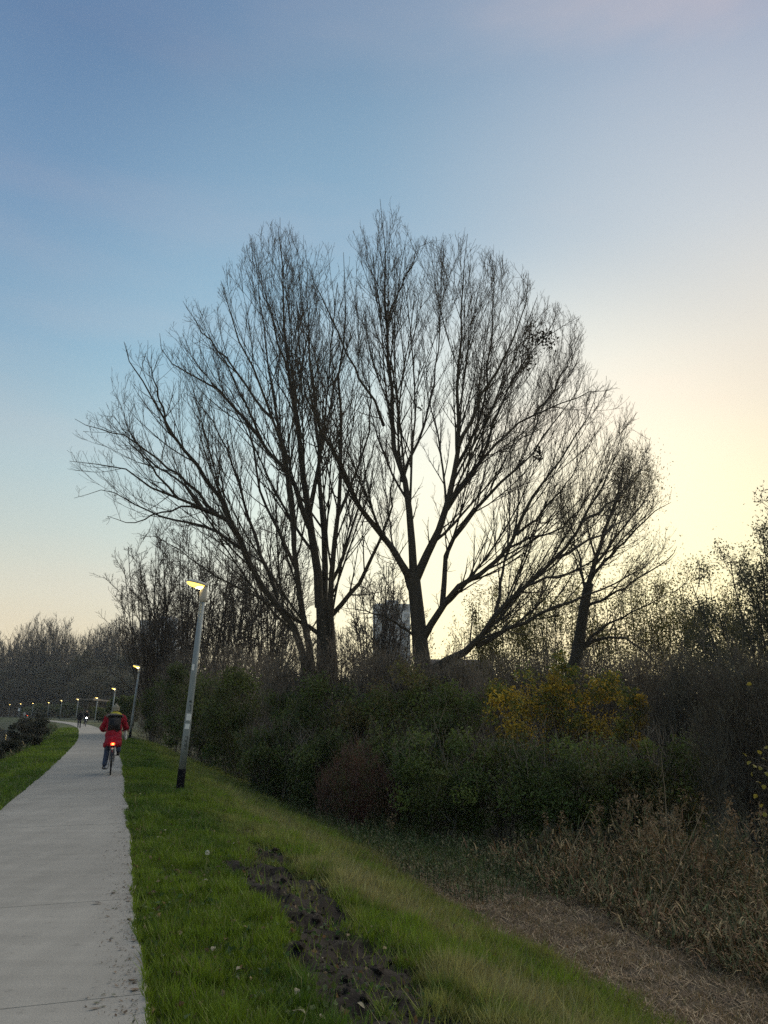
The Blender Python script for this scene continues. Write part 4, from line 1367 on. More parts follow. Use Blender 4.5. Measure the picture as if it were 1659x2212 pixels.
# bent single stalks that stand out against the reeds
for i, (pts, lab) in enumerate([([(1395, 2010, 9.8), (1430, 1950, 9.9), (1475, 1850, 10.2), (1520, 1745, 10.5)], 'long pale reed stalk leaning right across the brown reeds'),
                                ([(1225, 1860, 13), (1250, 1800, 13.2), (1275, 1750, 13.4)], 'short pale reed stalk leaning right in the middle of the reeds'),
                                ([(1440, 1790, 13.2), (1437, 1720, 13.4), (1428, 1630, 13.7)], 'tall straight pale stalk standing below the grey thicket')]):
    q = resample(np.array([at(*t) for t in pts]), 8)
    g = ground_z(q[0, 0], q[0, 1])
    q[0, 2] = min(q[0, 2], g)
    v, f = tubes((q - q[0])[None], np.linspace(.0065, .003, 8)[None], 4)
    o = link('reed_stalk', mesh_np('reed_stalk', v, f, M['straw'], np.tile(np.array([[.20, .145, .085]]), (len(v), 1))), None, q[0])
    tag(o, lab, 'reed', 'stray reed stalks')

# mud clods in the churned strip
p, rg, _, _ = spots(5000, 51, 4.6, 15, .8, 2.8)
s_, _a = lateral(p[:, 0], p[:, 1], True)
p = p[mudmask(p[:, 0], p[:, 1], s_ - PW / 2) > .3][:750]
bmc = bmesh.new()
bmesh.ops.create_icosphere(bmc, subdivisions=1, radius=1)
iv = np.array([v.co[:] for v in bmc.verts])
fi = np.array([[v.index for v in f.verts] for f in bmc.faces])
bmc.free()
sz = rg.gamma(1.0, .009, len(p)) + .004
V = iv[None] * (1 + rg.normal(size=(len(p), len(iv), 1)) * .22) * sz[:, None, None] * np.array([1.3, 1.3, .8]) + p[:, None, :]
F = (fi[None] + (np.arange(len(p)) * len(iv))[:, None, None]).reshape(-1, 3)
tag(link('mud_clods', mesh_np('mud_clods', V.reshape(-1, 3), F, M['mud'])), 'churned dark mud clods in the verge', None, None, 'stuff')

# canal-bank shrubs on the left
for i, (u, d, vt, hw, lab) in enumerate([(93, 60, 1550, 27, 'rounded dark bush on the canal bank at the bend'), (56, 54, 1556, 26, 'dry grey-brown bush on the canal bank left of the rounded bush'), (74, 40, 1588, 26, 'low dark bush on the canal bank below the rounded bush'),
                                        (30, 34, 1602, 30, 'low dark bush on the canal bank in front of the water'), (-10, 28, 1604, 34, 'low grey bush on the canal bank at the left frame edge'), (94, 88, 1538, 12, 'tall pale weed clump beyond the rounded bank bush'), (60, 110, 1546, 24, 'grey-green bush on the far side of the water')]):
    x_ = at(u, 1500, d)[0]
    leaf_mass('bank_bush', lab, u, d, vt, hw, 1100 + i, [(0.040, 0.044, 0.026), (0.030, 0.036, 0.022), (0.060, 0.055, 0.034)], .07 + d * .0012, 4200, group='bushes on the canal bank', clumps=24, stems=6)

# broad-leaved weeds and clover in the mown verge, dead leaves, and grit swept to the path edge
p, rg, r_, a_ = spots(5200, 71, 3.8, 20, .05, 3.2)
keep = fbm(p[:, 0] * 1.8, p[:, 1] * 1.8, 73, 3) > .52
p = p[keep]
V, F, C = leaf_cards(rg, p + np.array([0, 0, .035]) + rg.normal(size=p.shape) * np.array([.02, .02, .012]), .045, pick_cols(rg, len(p), [(0.055, 0.10, 0.022), (0.04, 0.08, 0.02), (0.09, 0.12, 0.03)], .3), 0, .7)
tag(link('verge_weeds', mesh_np('verge_weeds', V, F, M['leaf'], C)), 'broad-leaved weeds scattered in the mown verge', None, None, 'stuff')
p, rg, r_, a_ = spots(900, 75, 3.8, 24, .05, 5.0)
V, F, C = leaf_cards(rg, p + np.array([0, 0, .05]), .05, pick_cols(rg, len(p), [(0.16, 0.10, 0.05), (0.10, 0.065, 0.035), (0.24, 0.18, 0.09)], .3), 0, .6)
tag(link('dead_leaf_scatter', mesh_np('dead_leaf_scatter', V, F, M['leaf'], C)), 'tiny brown leaf litter scattered through the grass', None, None, 'stuff')
parts, cols_ = [], []
nn = 0
for side, seed in ((1, 81), (-1, 83)):
    p, rg, r_, a_ = spots(5000, seed, 3.6, 30, -.28, .0, side)
    keep = rg.random(len(p)) < np.exp(r_ * 9 + .3)
    p = p[keep]
    p[:, 2] = .004 + rg.random(len(p)) * .006
    n = len(p)
    th = rg.uniform(0, 6.28, n)
    ln = rg.gamma(1.6, .0035, n) + .002
    d = np.c_[np.cos(th) * ln, np.sin(th) * ln, rg.uniform(-.002, .006, n)]
    w = np.c_[-np.sin(th), np.cos(th), np.zeros(n)] * (ln * rg.uniform(.15, .6, n))[:, None]
    V = np.stack([p - d, p + w, p + d, p - w], 1).reshape(-1, 3)
    parts.append((V, np.arange(4 * n).reshape(-1, 4)))
    cols_.append(np.repeat(pick_cols(rg, n, [(0.10, 0.065, 0.04), (0.06, 0.045, 0.03), (0.16, 0.11, 0.07), (0.05, 0.06, 0.025)], .35), 4, 0))
v, f = join(parts)
tag(link('edge_litter', mesh_np('edge_litter', v, f, M['straw'], np.concatenate(cols_))), 'brown crumbs and leaf bits along the path edges', None, None, 'stuff')

# ------------------------------------------------------------------ street lamps
M['galv'] = mat('galvanised', (0.24, 0.27, 0.28), 0.55, color2=(0.17, 0.20, 0.21), scale=9, metal=0.35, bump=.1, stretch=(1, 1, .3))
M['black_paint'] = mat('black_paint', (0.010, 0.010, 0.013), 0.9, var=.3, scale=20, spec=.08)
M['lamp_shell'] = mat('lamp_shell', (0.42, 0.40, 0.36), 0.5, var=.2, scale=12)
M['sticker'] = mat('sticker', (0.70, 0.71, 0.70), 0.6, var=.15, scale=60)
M['ink'] = mat('ink', (0.03, 0.035, 0.035), 0.7)
M['lamp_glow'] = mat('lamp_glow', (0.9, 0.75, 0.45), 0.4, emit=(1.0, 0.66, 0.10), strength=2.6)
M['lamp_bulb'] = mat('lamp_bulb', (1, 0.9, 0.6), 0.4, emit=(1.0, 0.74, 0.28), strength=20.0)


def lathe(prof, sides=16):
    prof = np.asarray(prof, float)
    a = np.arange(sides) * 2 * math.pi / sides
    V = np.stack([prof[:, None, 0] * np.cos(a), prof[:, None, 0] * np.sin(a), np.repeat(prof[:, None, 1], sides, 1)], -1).reshape(-1, 3)
    K = len(prof)
    i = np.arange(K * sides).reshape(K, sides)
    j = np.roll(i, -1, 1)
    F = np.stack([i[:-1], j[:-1], j[1:], i[1:]], -1).reshape(-1, 4)
    return V, [F, i[0][None, ::-1], i[-1][None]]


def half_ellipsoid(rx, ry, rz, up=True, n=20, m=7):
    V = []
    for k in range(m):
        t = k / (m - 1) * math.pi / 2 * .96
        for a in np.arange(n) * 2 * math.pi / n:
            V.append((math.cos(t) * rx * math.cos(a), math.cos(t) * ry * math.sin(a), math.sin(t) * rz * (1 if up else -1)))
    i = np.arange(n * m).reshape(m, n)
    j = np.roll(i, -1, 1)
    F = np.stack([i[:-1], j[:-1], j[1:], i[1:]], -1).reshape(-1, 4)
    if not up:
        F = F[:, ::-1]
    return np.array(V), [F, i[-1][None] if up else i[-1][None, ::-1], i[0][None, ::-1] if up else i[0][None]]


def ell(c, r, rot=None, n=16, m=10):
    V = []
    for k in range(m + 1):
        t = math.pi * (k / m - .5) * .985
        for a in np.arange(n) * 2 * math.pi / n:
            V.append((math.cos(t) * r[0] * math.cos(a), math.cos(t) * r[1] * math.sin(a), math.sin(t) * r[2]))
    V = np.array(V)
    if rot is not None:
        V = V @ np.array(Euler(rot).to_matrix()).T
    V = V + np.array(c)
    i = np.arange(len(V)).reshape(m + 1, n)
    j = np.roll(i, -1, 1)
    return V, [np.stack([i[:-1], j[:-1], j[1:], i[1:]], -1).reshape(-1, 4), i[0][None, ::-1], i[-1][None]]


def make_lamp(label, detail=True):
    root = empty('street_lamp', (0, 0, 0), 0, label, 'lamp', 'lamps along the path')
    v, f = lathe([(.078, .46), (.076, 1.2), (.068, 2.4), (.058, 4.12)], 16)
    pole = link('pole', mesh_np('pole', v, f, M['galv'], smooth=True), root)
    v, f = lathe([(.084, -.3), (.084, .47), (.080, .475)], 16)
    link('base_sleeve', mesh_np('base_sleeve', v, f, M['black_paint'], smooth=True), root)
    v, f = lathe([(.062, 4.07), (.082, 4.12), (.088, 4.20), (.080, 4.36), (.070, 4.44)], 16)
    link('collar', mesh_np('collar', v, f, M['lamp_shell'], smooth=True), root)
    head = empty('lamp_head', (-.16, 0, 4.47))
    head.parent = root
    head.rotation_euler = (0, R(9), 0)
    v, f = half_ellipsoid(.255, .14, .085, True)
    # a shallow brim
    link('housing', mesh_np('housing', v, f, M['lamp_shell'], smooth=True), head)
    v, f = half_ellipsoid(.225, .122, .085, False)
    link('diffuser', mesh_np('diffuser', v - np.array([.015, 0, .004]), f, M['lamp_glow'], smooth=True), head)
    v, f = ell((.06, 0, -.045), (.15, .085, .052))
    link('bulb', mesh_np('bulb', v, f, M['lamp_bulb'], smooth=True), head)
    v, f = boxes((.10, .24, -.05, .05, -.05, .05))
    link('hinge', mesh_np('hinge', v, f, M['lamp_shell']), head)
    if detail:
        def patch(name, z0, z1, a0, a1, material, r):
            n = 6
            a = np.linspace(a0, a1, n)
            V = np.array([(r(z) * math.cos(t), r(z) * math.sin(t), z) for z in (z0, z1) for t in a])
            i = np.arange(n)
            F = np.stack([i[:-1], i[1:], i[1:] + n, i[:-1] + n], -1)
            link(name, mesh_np(name, V, F, material), pole)
        rr = lambda z: float(np.interp(z, [.46, 1.2, 2.4, 4.12], [.078, .076, .068, .058])) + .003
        c = -math.pi / 2
        patch('sticker', 2.55, 2.68, c - .95, c - .1, M['sticker'], rr)
        patch('sticker', 1.48, 1.62, c - .7, c + .7, M['sticker'], rr)
        patch('sticker', 1.30, 1.41, c - .8, c + .55, M['sticker'], rr)
        patch('marker_scribble', 1.86, 1.90, c - .4, c + .3, M['ink'], rr)
        for zc, aw, hh in ((1.74, .35, .07), (1.10, .4, .05), (1.00, .3, .06), (.93, .35, .05)):
            t = np.linspace(-2.6, 2.4, 14)
            P = np.array([(rr(zc) * math.cos(c + aw * math.cos(k)), rr(zc) * math.sin(c + aw * math.cos(k)), zc + hh * math.sin(k)) for k in t])
            v, f = tubes(P[None], np.full((1, 14), .006), 4)
            link('marker_scribble', mesh_np('marker_scribble', v, f, M['ink']), pole)
    return root


lamp_labels = ['nearest leaning street lamp with white stickers and black base', 'second street lamp from the camera, beside the dark hedge', 'third street lamp, its pole rising behind the red cyclist\'s head', 'fourth street lamp, dim one standing beside the pale bridge',
               'fifth street lamp, rising above the walker', 'sixth street lamp, next one left of the walker', 'seventh street lamp, above the rounded bank bush', 'eighth street lamp, third from the left frame edge', 'ninth street lamp, second from the left frame edge', 'farthest street lamp, nearest the left frame edge']
lamp0 = make_lamp(lamp_labels[0])
lamp1 = make_lamp(lamp_labels[1], False)
lamp_pos = [(-4.35, 17.33), (-15.9, 50.1)]
k0 = 1.0
lamp_uv = [(443, 2712, 88), (379, 2748, 128), (304, 2753, 160), (240, 2758, 192), (190, 2766, 222), (128, 2769, 240), (80, 2771, 252), (37, 2774, 262)]
for u, v, d in lamp_uv:
    q = at(u / 1.8228 + 1.0, v / 1.8228, d)
    lamp_pos.append((q[0], q[1], q[2]))
for i, lp in enumerate(lamp_pos):
    o = lamp0 if i == 0 else lamp1 if i == 1 else copy_tree(lamp1)
    z = ground_z(lp[0], lp[1]) if i < 2 else max(lp[2] - 4.45, -1.0)
    o.location = (lp[0], lp[1], z)
    s_, a_ = lateral([lp[0]], [lp[1]])
    _, t = path_at(float(a_[0]))
    o.rotation_euler = (0, R(3.4 if i < 3 else 2.0), math.atan2(t[1], t[0]) - math.pi / 2)
    o['label'] = lamp_labels[i]

v, f = box(-.3, .3, -.02, .02, -.45, .45)
q = at(41, 1533, 245)
sgn = empty('sign', (q[0], q[1], ground_z(q[0], q[1])), 0, 'small white sign board under the second lamp from the left edge', 'sign')
link('board', mesh_np('board', v, f, M['sticker']), sgn, (0, 0, q[2] - sgn.location.z))
v, f = lathe([(.04, 0), (.04, max(q[2] - sgn.location.z - .45, .5))], 8)
link('post', mesh_np('post', v, f, M['galv']), sgn)

# ------------------------------------------------------------------ people and bicycles
M['skin'] = mat('skin', (0.42, 0.26, 0.19), 0.6)
M['hair'] = mat('hair', (0.05, 0.035, 0.025), 0.8)
M['red_wool'] = mat('red_wool', (0.30, 0.012, 0.028), 0.9, color2=(0.22, 0.008, 0.020), scale=14, bump=.3, bscale=50)
M['jeans'] = mat('jeans', (0.045, 0.065, 0.11), 0.85, color2=(0.03, 0.042, 0.075), scale=18)
M['dark_jeans'] = mat('dark_jeans', (0.05, 0.055, 0.075), 0.85, var=.3, scale=14)
M['shoe'] = mat('shoe', (0.012, 0.011, 0.012), 0.6)
M['knit'] = mat('knit', (0.30, 0.27, 0.20), 0.95, color2=(0.20, 0.18, 0.14), scale=30, bump=.6, bscale=80)
M['yellow'] = mat('yellow_scarf', (0.46, 0.40, 0.04), 0.9, color2=(0.36, 0.30, 0.03), scale=24, bump=.4, bscale=60)
M['taupe'] = mat('taupe', (0.16, 0.135, 0.115), 0.9, var=.3, scale=20)
M['pack'] = mat('pack_fabric', (0.030, 0.028, 0.028), 0.75, var=.35, scale=20)
M['pack_dark'] = mat('pack_dark', (0.010, 0.010, 0.011), 0.7)
M['dark_coat'] = mat('dark_coat', (0.014, 0.015, 0.020), 0.85, var=.3, scale=12)
M['pale_coat'] = mat('pale_coat', (0.40, 0.38, 0.36), 0.85, var=.2, scale=12)
M['rubber'] = mat('rubber', (0.014, 0.014, 0.015), 0.8)
M['metal'] = mat('metal', (0.35, 0.35, 0.36), 0.4, metal=.8)
M['frame_paint'] = mat('frame_paint', (0.02, 0.02, 0.022), 0.35, var=.2)
M['white_cloth'] = mat('white_cloth', (0.62, 0.60, 0.55), 0.9, var=.15)
M['tail'] = mat('tail_light', (0.6, 0.02, 0.01), 0.4, emit=(1.0, 0.05, 0.012), strength=9.0)
M['tail_core'] = mat('tail_core', (1, 0.3, 0.1), 0.4, emit=(1.0, 0.30, 0.04), strength=14.0)
M['head_light'] = mat('head_light', (1, 1, 1), 0.4, emit=(0.92, 0.96, 1.0), strength=60.0)
M['reflector'] = mat('reflector', (0.55, 0.53, 0.48), 0.3)


def capsule(p0, r0, p1, r1, sides=12):
    p0, p1 = np.array(p0, float), np.array(p1, float)
    d = p1 - p0
    L = np.linalg.norm(d)
    d = d / L
    P = np.array([p0 - d * r0 * .98, p0 - d * r0 * .7, p0 - d * r0 * .3, p0, p0 + d * L * .33, p0 + d * L * .66, p1, p1 + d * r1 * .3, p1 + d * r1 * .7, p1 + d * r1 * .98])
    Rr = np.array([r0 * .15, r0 * .71, r0 * .95, r0, r0 * .67 + r1 * .33, r0 * .34 + r1 * .66, r1, r1 * .95, r1 * .71, r1 * .15])
    v, f = tubes(P[None], Rr[None], sides)
    i = np.arange(len(v)).reshape(-1, sides)
    return v, [f, i[0][None, ::-1], i[-1][None]]


def blob(name, prims, material, parent, voxel=.013, smooth=6, rumple=0):
    """one continuous surface melted from overlapping tapered forms"""
    V, F, n = [], [], 0
    for v, fs in prims:
        V.append(v)
        F += [f + n for f in fs]
        n += len(v)
    me = mesh_np(name, np.concatenate(V), F, material)
    o = link(name, me)
    m = o.modifiers.new('r', 'REMESH')
    m.mode = 'VOXEL'
    m.voxel_size = voxel
    m.use_smooth_shade = True
    if smooth:
        s = o.modifiers.new('s', 'SMOOTH')
        s.iterations = smooth
        s.factor = .5
    dg = bpy.context.evaluated_depsgraph_get()
    me2 = bpy.data.meshes.new_from_object(o.evaluated_get(dg))
    o.modifiers.clear()
    o.data = me2
    if not me2.materials:
        me2.materials.append(material)
    if rumple:
        co = np.empty(len(me2.vertices) * 3, np.float32)
        me2.vertices.foreach_get('co', co)
        co = co.reshape(-1, 3).astype(float)
        no = np.array([v.normal[:] for v in me2.vertices])
        wv = fbm(co[:, 0] * 16 + co[:, 1] * 9, co[:, 2] * 7 + co[:, 1] * 5, 91, 3) - .5
        co = co + no * (wv * rumple)[:, None]
        me2.vertices.foreach_set('co', co.astype(np.float32).ravel())
        me2.update()
    if parent:
        o.parent = parent
    return o


def hand(c, d, side, r=.0105):
    """palm and five curled fingers gripping along x (a bar) at c; d = forward direction of the forearm"""
    c = np.array(c, float)
    out = [ell(c + np.array([0, -.02, .012]), (.042, .045, .022))]
    for k, (ox, l) in enumerate(((-.033, .060), (-.011, .070), (.011, .066), (.033, .052))):
        a = c + np.array([ox, .02, .020])
        b_ = a + np.array([0, l * .5, -.012])
        e = b_ + np.array([0, -.004, -l * .55])
        out += [capsule(a, r, b_, r * .95, 8), capsule(b_, r * .95, e, r * .8, 8)]
    t0 = c + np.array([-side * .038, -.01, .0])
    t1 = t0 + np.array([-side * .018, .026, -.018])
    out += [capsule(t0, r * 1.15, t1, r, 8), capsule(t1, r, t1 + np.array([side * .006, .022, -.012]), r * .85, 8)]
    return out


def rider_body(parent, low=-1, vox=.013):
    """seated rider: y forward, origin under the rear hub; low = side of the lowered foot"""
    hip, sh = .105, .185
    J = {}
    prim = [ell((0, .47, 1.63), (.078, .098, .115)), ell((0, .565, 1.615), (.014, .018, .022)), ell((-.08, .47, 1.62), (.012, .022, .032)), ell((.08, .47, 1.62), (.012, .022, .032)),
            capsule((0, .44, 1.54), .055, (0, .40, 1.45), .062), ell((0, .37, 1.36), (.175, .11, .17)), ell((0, .28, 1.15), (.15, .105, .17)), ell((0, .20, .99), (.17, .13, .13))]
    for s in (-1, 1):
        S, E, H = (s * sh, .38, 1.44), (s * .30, .50, 1.18), (s * .27, .80, 1.10)
        prim += [capsule(S, .052, E, .042), capsule(E, .040, H, .028)] + hand((s * .27, .84, 1.09), None, s)
        if s == low:
            K, A, T = (s * .13, .56, .60), (s * .17, .40, .20), (s * .19, .56, .145)
        else:
            K, A, T = (s * .14, .66, .86), (s * .15, .46, .54), (s * .15, .62, .49)
        J[s] = (K, A, T)
        prim += [capsule((s * hip, .22, .97), .085, K, .058), capsule(K, .055, A, .038), capsule(A, .036, T, .030)]
    body = blob('body', prim, M['skin'], parent, vox)
    return J


def make_rider(root, coat, legs, hat, long_coat=True, scarf=None, hood=None, low=-1):
    J = rider_body(root, low)
    pr = [ell((0, .375, 1.37), (.225, .145, .17)), ell((0, .29, 1.17), (.205, .15, .20)), ell((0, .20, .99), (.205, .165, .17))]
    if long_coat:
        pr += [ell((0, .13, .87), (.215, .18, .14)), ell((0, .06, .79), (.215, .14, .10)), ell((-.20, .13, .745), (.05, .10, .07)), ell((.17, .15, .755), (.055, .10, .06))]
    for s in (-1, 1):
        pr += [capsule((s * .175, .375, 1.435), .088, (s * .305, .49, 1.17), .074), capsule((s * .305, .49, 1.17), .072, (s * .275, .76, 1.105), .056)]
    blob('coat', pr, M[coat], root, .014, 4, .075)
    for s in (-1, 1):
        K, A, T = J[s]
        blob('trouser_leg', [capsule((s * .10, .24, .95), .10, K, .076), capsule(K, .074, (A[0], A[1] - .005, A[2] + .05), .062)], M[legs], root, .014, 3, .04)
        blob('shoe', [capsule((A[0], A[1] - .02, A[2] - .015), .045, T, .038), ell((A[0], A[1] - .04, A[2] - .04), (.04, .05, .035))], M['shoe'], root, .012, 3)
    if hat:
        blob('hat', [ell((0, .462, 1.668), (.097, .112, .095)), ell((0, .455, 1.61), (.100, .110, .045)), ell((0, .44, 1.765), (.03, .03, .028))], M[hat], root, .012, 3)
    else:
        blob('hair', [ell((0, .45, 1.655), (.088, .105, .10)), ell((0, .40, 1.60), (.08, .06, .08))], M['hair'], root, .012, 3)
    if scarf:
        blob('scarf', [ell((0, .43, 1.53), (.125, .12, .055)), ell((.05, .38, 1.49), (.13, .11, .06)), ell((-.03, .35, 1.50), (.08, .07, .07))], M[scarf], root, .012, 3)
    if hood:
        blob('hood', [ell((-.04, .32, 1.47), (.20, .10, .065)), ell((-.15, .36, 1.46), (.09, .10, .06)), ell((.14, .36, 1.45), (.09, .09, .05))], M[hood], root, .012, 3)
    return J


def torus(R0, r, n=36, m=8):
    a = np.arange(n) * 2 * math.pi / n
    b_ = np.arange(m) * 2 * math.pi / m
    V = np.stack([np.repeat((r * np.cos(b_))[None], n, 0), (R0 + r * np.sin(b_))[None] * np.cos(a)[:, None], (R0 + r * np.sin(b_))[None] * np.sin(a)[:, None]], -1).reshape(-1, 3)
    i = np.arange(n * m).reshape(n, m)
    j = np.roll(i, -1, 1)
    F = np.stack([i, j, np.roll(j, -1, 0), np.roll(i, -1, 0)], -1).reshape(-1, 4)
    return V, F


def rods(name, segs, material, parent, sides=8):
    parts = []
    for p0, p1, r0, r1 in segs:
        parts.append(tubes(np.array([[p0, (np.array(p0) + np.array(p1)) / 2, p1]], float), np.array([[r0, (r0 + r1) / 2, r1]]), sides))
    v, f = join(parts)
    return link(name, mesh_np(name, v, f, material, smooth=True), parent)


def make_bike(label, loc, rz, tail=True, front=False, low=-1, group=None):
    root = empty('bicycle', loc, rz, label, 'bicycle', group)
    for yc in (0, 1.09):
        w = empty('wheel', (0, yc, .345))
        w.parent = root
        v, f = torus(.325, .021)
        link('tyre', mesh_np('tyre', v, f, M['rubber'], smooth=True), w)
        v, f = torus(.302, .012, 36, 6)
        link('rim', mesh_np('rim', v, f, M['metal'], smooth=True), w)
        sg = []
        for k in range(18):
            a = k * 2 * math.pi / 18
            sg.append(((.03 * (-1) ** k, 0, 0), (0, .30 * math.cos(a), .30 * math.sin(a)), .0018, .0018))
        rods('spokes', sg, M['metal'], w, 3)
        rods('hub', [((-.05, 0, 0), (.05, 0, 0), .022, .022)], M['metal'], w)
        a = np.linspace(R(20) if yc else R(10), R(200) if yc == 0 else R(170), 14)
        P = np.array([(0, .365 * math.cos(t), .365 * math.sin(t)) for t in a])
        V = np.concatenate([P + np.array([-.028, 0, 0]), P * np.array([1, 1.03, 1.03]), P + np.array([.028, 0, 0])])
        i = np.arange(14)
        F = np.concatenate([np.stack([i[:-1] + 14 * k, i[1:] + 14 * k, i[1:] + 14 * (k + 1), i[:-1] + 14 * (k + 1)], -1) for k in (0, 1)])
        link('mudguard', mesh_np('mudguard', V, F, M['frame_paint'], smooth=True), root, (0, yc, .345))
    BB, SC_, HT, HB = (0, .46, .29), (0, .22, .80), (0, .88, .92), (0, .96, .66)
    sg = [(BB, SC_, .017, .016), (SC_, (0, .19, .92), .013, .013), (BB, HB, .019, .018), (SC_, HT, .016, .016), (HT, HB, .019, .019), ((0, .87, .93), (0, .84, 1.06), .013, .013)]
    for s in (-1, 1):
        sg += [((s * .055, 0, .345), BB, .009, .010), ((s * .055, 0, .345), SC_, .008, .008), ((s * .05, 1.09, .345), (s * .03, .97, .66), .012, .014)]
    rods('frame', sg, M['frame_paint'], root)
    blob('saddle', [ell((0, .12, .945), (.10, .09, .035)), capsule((0, .16, .945), .05, (0, .30, .945), .022)], M['pack_dark'], root, .012, 3)
    rods('handlebar', [((0, .85, 1.06), (.14, .87, 1.08), .012, .012), ((.14, .87, 1.08), (.32, .80, 1.075), .012, .012), ((0, .85, 1.06), (-.14, .87, 1.08), .012, .012), ((-.14, .87, 1.08), (-.32, .80, 1.075), .012, .012)], M['metal'], root)
    for s in (-1, 1):
        rods('grip', [((s * .20, .845, 1.078), (s * .33, .795, 1.073), .017, .017)], M['rubber'], root)
        z = .125 if s == low else .465
        y = .48
        rods('crank', [((s * .06, .46, .29), (s * .075, y, z), .010, .009)], M['metal'], root)
        v, f = box(s * .14 - .05, s * .14 + .05, y - .04, y + .05, z - .012, z + .012)
        link('pedal', mesh_np('pedal', v, f, M['rubber']), root)
    v, f = torus(.085, .008, 24, 6)
    link('chainring', mesh_np('chainring', v, f, M['metal']), root, (.05, .46, .29))
    rods('rear_rack', [((-.06, -.22, .74), (-.06, .16, .74), .006, .006), ((.06, -.22, .74), (.06, .16, .74), .006, .006), ((-.06, -.22, .74), (.06, -.22, .74), .006, .006), ((-.06, -.05, .74), (.06, -.05, .74), .006, .006),
                       ((.06, -.1, .74), (.06, 0, .36), .005, .005), ((-.06, -.1, .74), (-.06, 0, .36), .005, .005)], M['metal'], root)
    rods('kick_stand', [((-.05, .08, .30), (-.17, .0, .17), .008, .008), ((.05, .08, .30), (.15, .0, .17), .008, .008), ((-.17, 0, .17), (-.19, .0, .20), .008, .008), ((.15, 0, .17), (.17, .0, .20), .008, .008)], M['metal'], root)
    if tail:
        l = empty('rear_light', (0, -.255, .775))
        l.parent = root
        v, f = ell((0, 0, 0), (.050, .022, .032))
        link('lens', mesh_np('lens', v, f, M['tail'], smooth=True), l)
        v, f = ell((0, -.012, -.002), (.024, .016, .014))
        link('bulb', mesh_np('bulb', v, f, M['tail_core'], smooth=True), l)
        v, f = ell((0, -.24, .655), (.035, .012, .026))
        link('reflector', mesh_np('reflector', v, f, M['reflector'], smooth=True), root)
    if front:
        l = empty('front_light', (0, 1.02, .90))
        l.parent = root
        v, f = ell((0, .03, 0), (.055, .02, .055))
        link('lens', mesh_np('lens', v, f, M['head_light'], smooth=True), l)
        v, f = ell((0, 0, 0), (.06, .05, .06))
        link('shell', mesh_np('shell', v, f, M['frame_paint'], smooth=True), l)
    return root


def heading(x, y):
    s_, a_ = lateral([x], [y])
    _, t = path_at(float(a_[0]))
    return math.atan2(t[1], t[0]) - math.pi / 2


cx, cy = -7.02, 20.79
hz_ = heading(cx, cy)
make_bike('black city bicycle with glowing red rear light under the red-coated rider', (cx, cy, .0), hz_, True, False, -1)
rider = empty('person', (cx, cy, 0), hz_, 'cyclist in a long red coat, yellow scarf and beige knit hat', 'person')
make_rider(rider, 'red_wool', 'jeans', 'knit', True, 'yellow', 'taupe', -1)
bp_ = empty('backpack', (cx, cy, 0), hz_, 'dark grey roll-top backpack on the red-coated cyclist\'s back', 'backpack')
T = Matrix.Translation((0, .155, 1.255)) @ Matrix.Rotation(R(-14), 4, 'X')


def rbox(name, sx, sy, sz, off, material, parent, bev=.03):
    bm = bmesh.new()
    bmesh.ops.create_cube(bm, size=1)
    bmesh.ops.scale(bm, vec=(sx, sy, sz), verts=bm.verts)
    bmesh.ops.bevel(bm, geom=bm.edges[:], offset=bev, segments=3, affect='EDGES')
    bmesh.ops.translate(bm, vec=off, verts=bm.verts)
    bmesh.ops.transform(bm, matrix=T, verts=bm.verts)
    me = bpy.data.meshes.new(name)
    bm.to_mesh(me)
    bm.free()
    for pl in me.polygons:
        pl.use_smooth = True
    me.materials.append(material)
    return link(name, me, parent)


rbox('pack_body', .315, .16, .40, (0, 0, 0), M['pack'], bp_, .045)
rbox('top_flap', .36, .17, .06, (.01, .0, .205), M['pack_dark'], bp_, .025)
rbox('front_pocket', .22, .03, .22, (0, -.085, -.03), M['pack_dark'], bp_, .012)
rbox('strap', .035, .22, .03, (-.11, .14, .19), M['pack_dark'], bp_, .01)
rbox('strap', .035, .22, .03, (.11, .14, .19), M['pack_dark'], bp_, .01)
wb = blob('cloth_bag', [ell((.30, .62, 1.00), (.045, .05, .11)), ell((.31, .62, .90), (.04, .06, .07))], M['white_cloth'], None, .012, 3)
wb.location = (cx, cy, 0)
wb.rotation_euler = (0, 0, hz_)
tag(wb, 'small white cloth bag hanging at the red cyclist\'s right hand', 'bag')


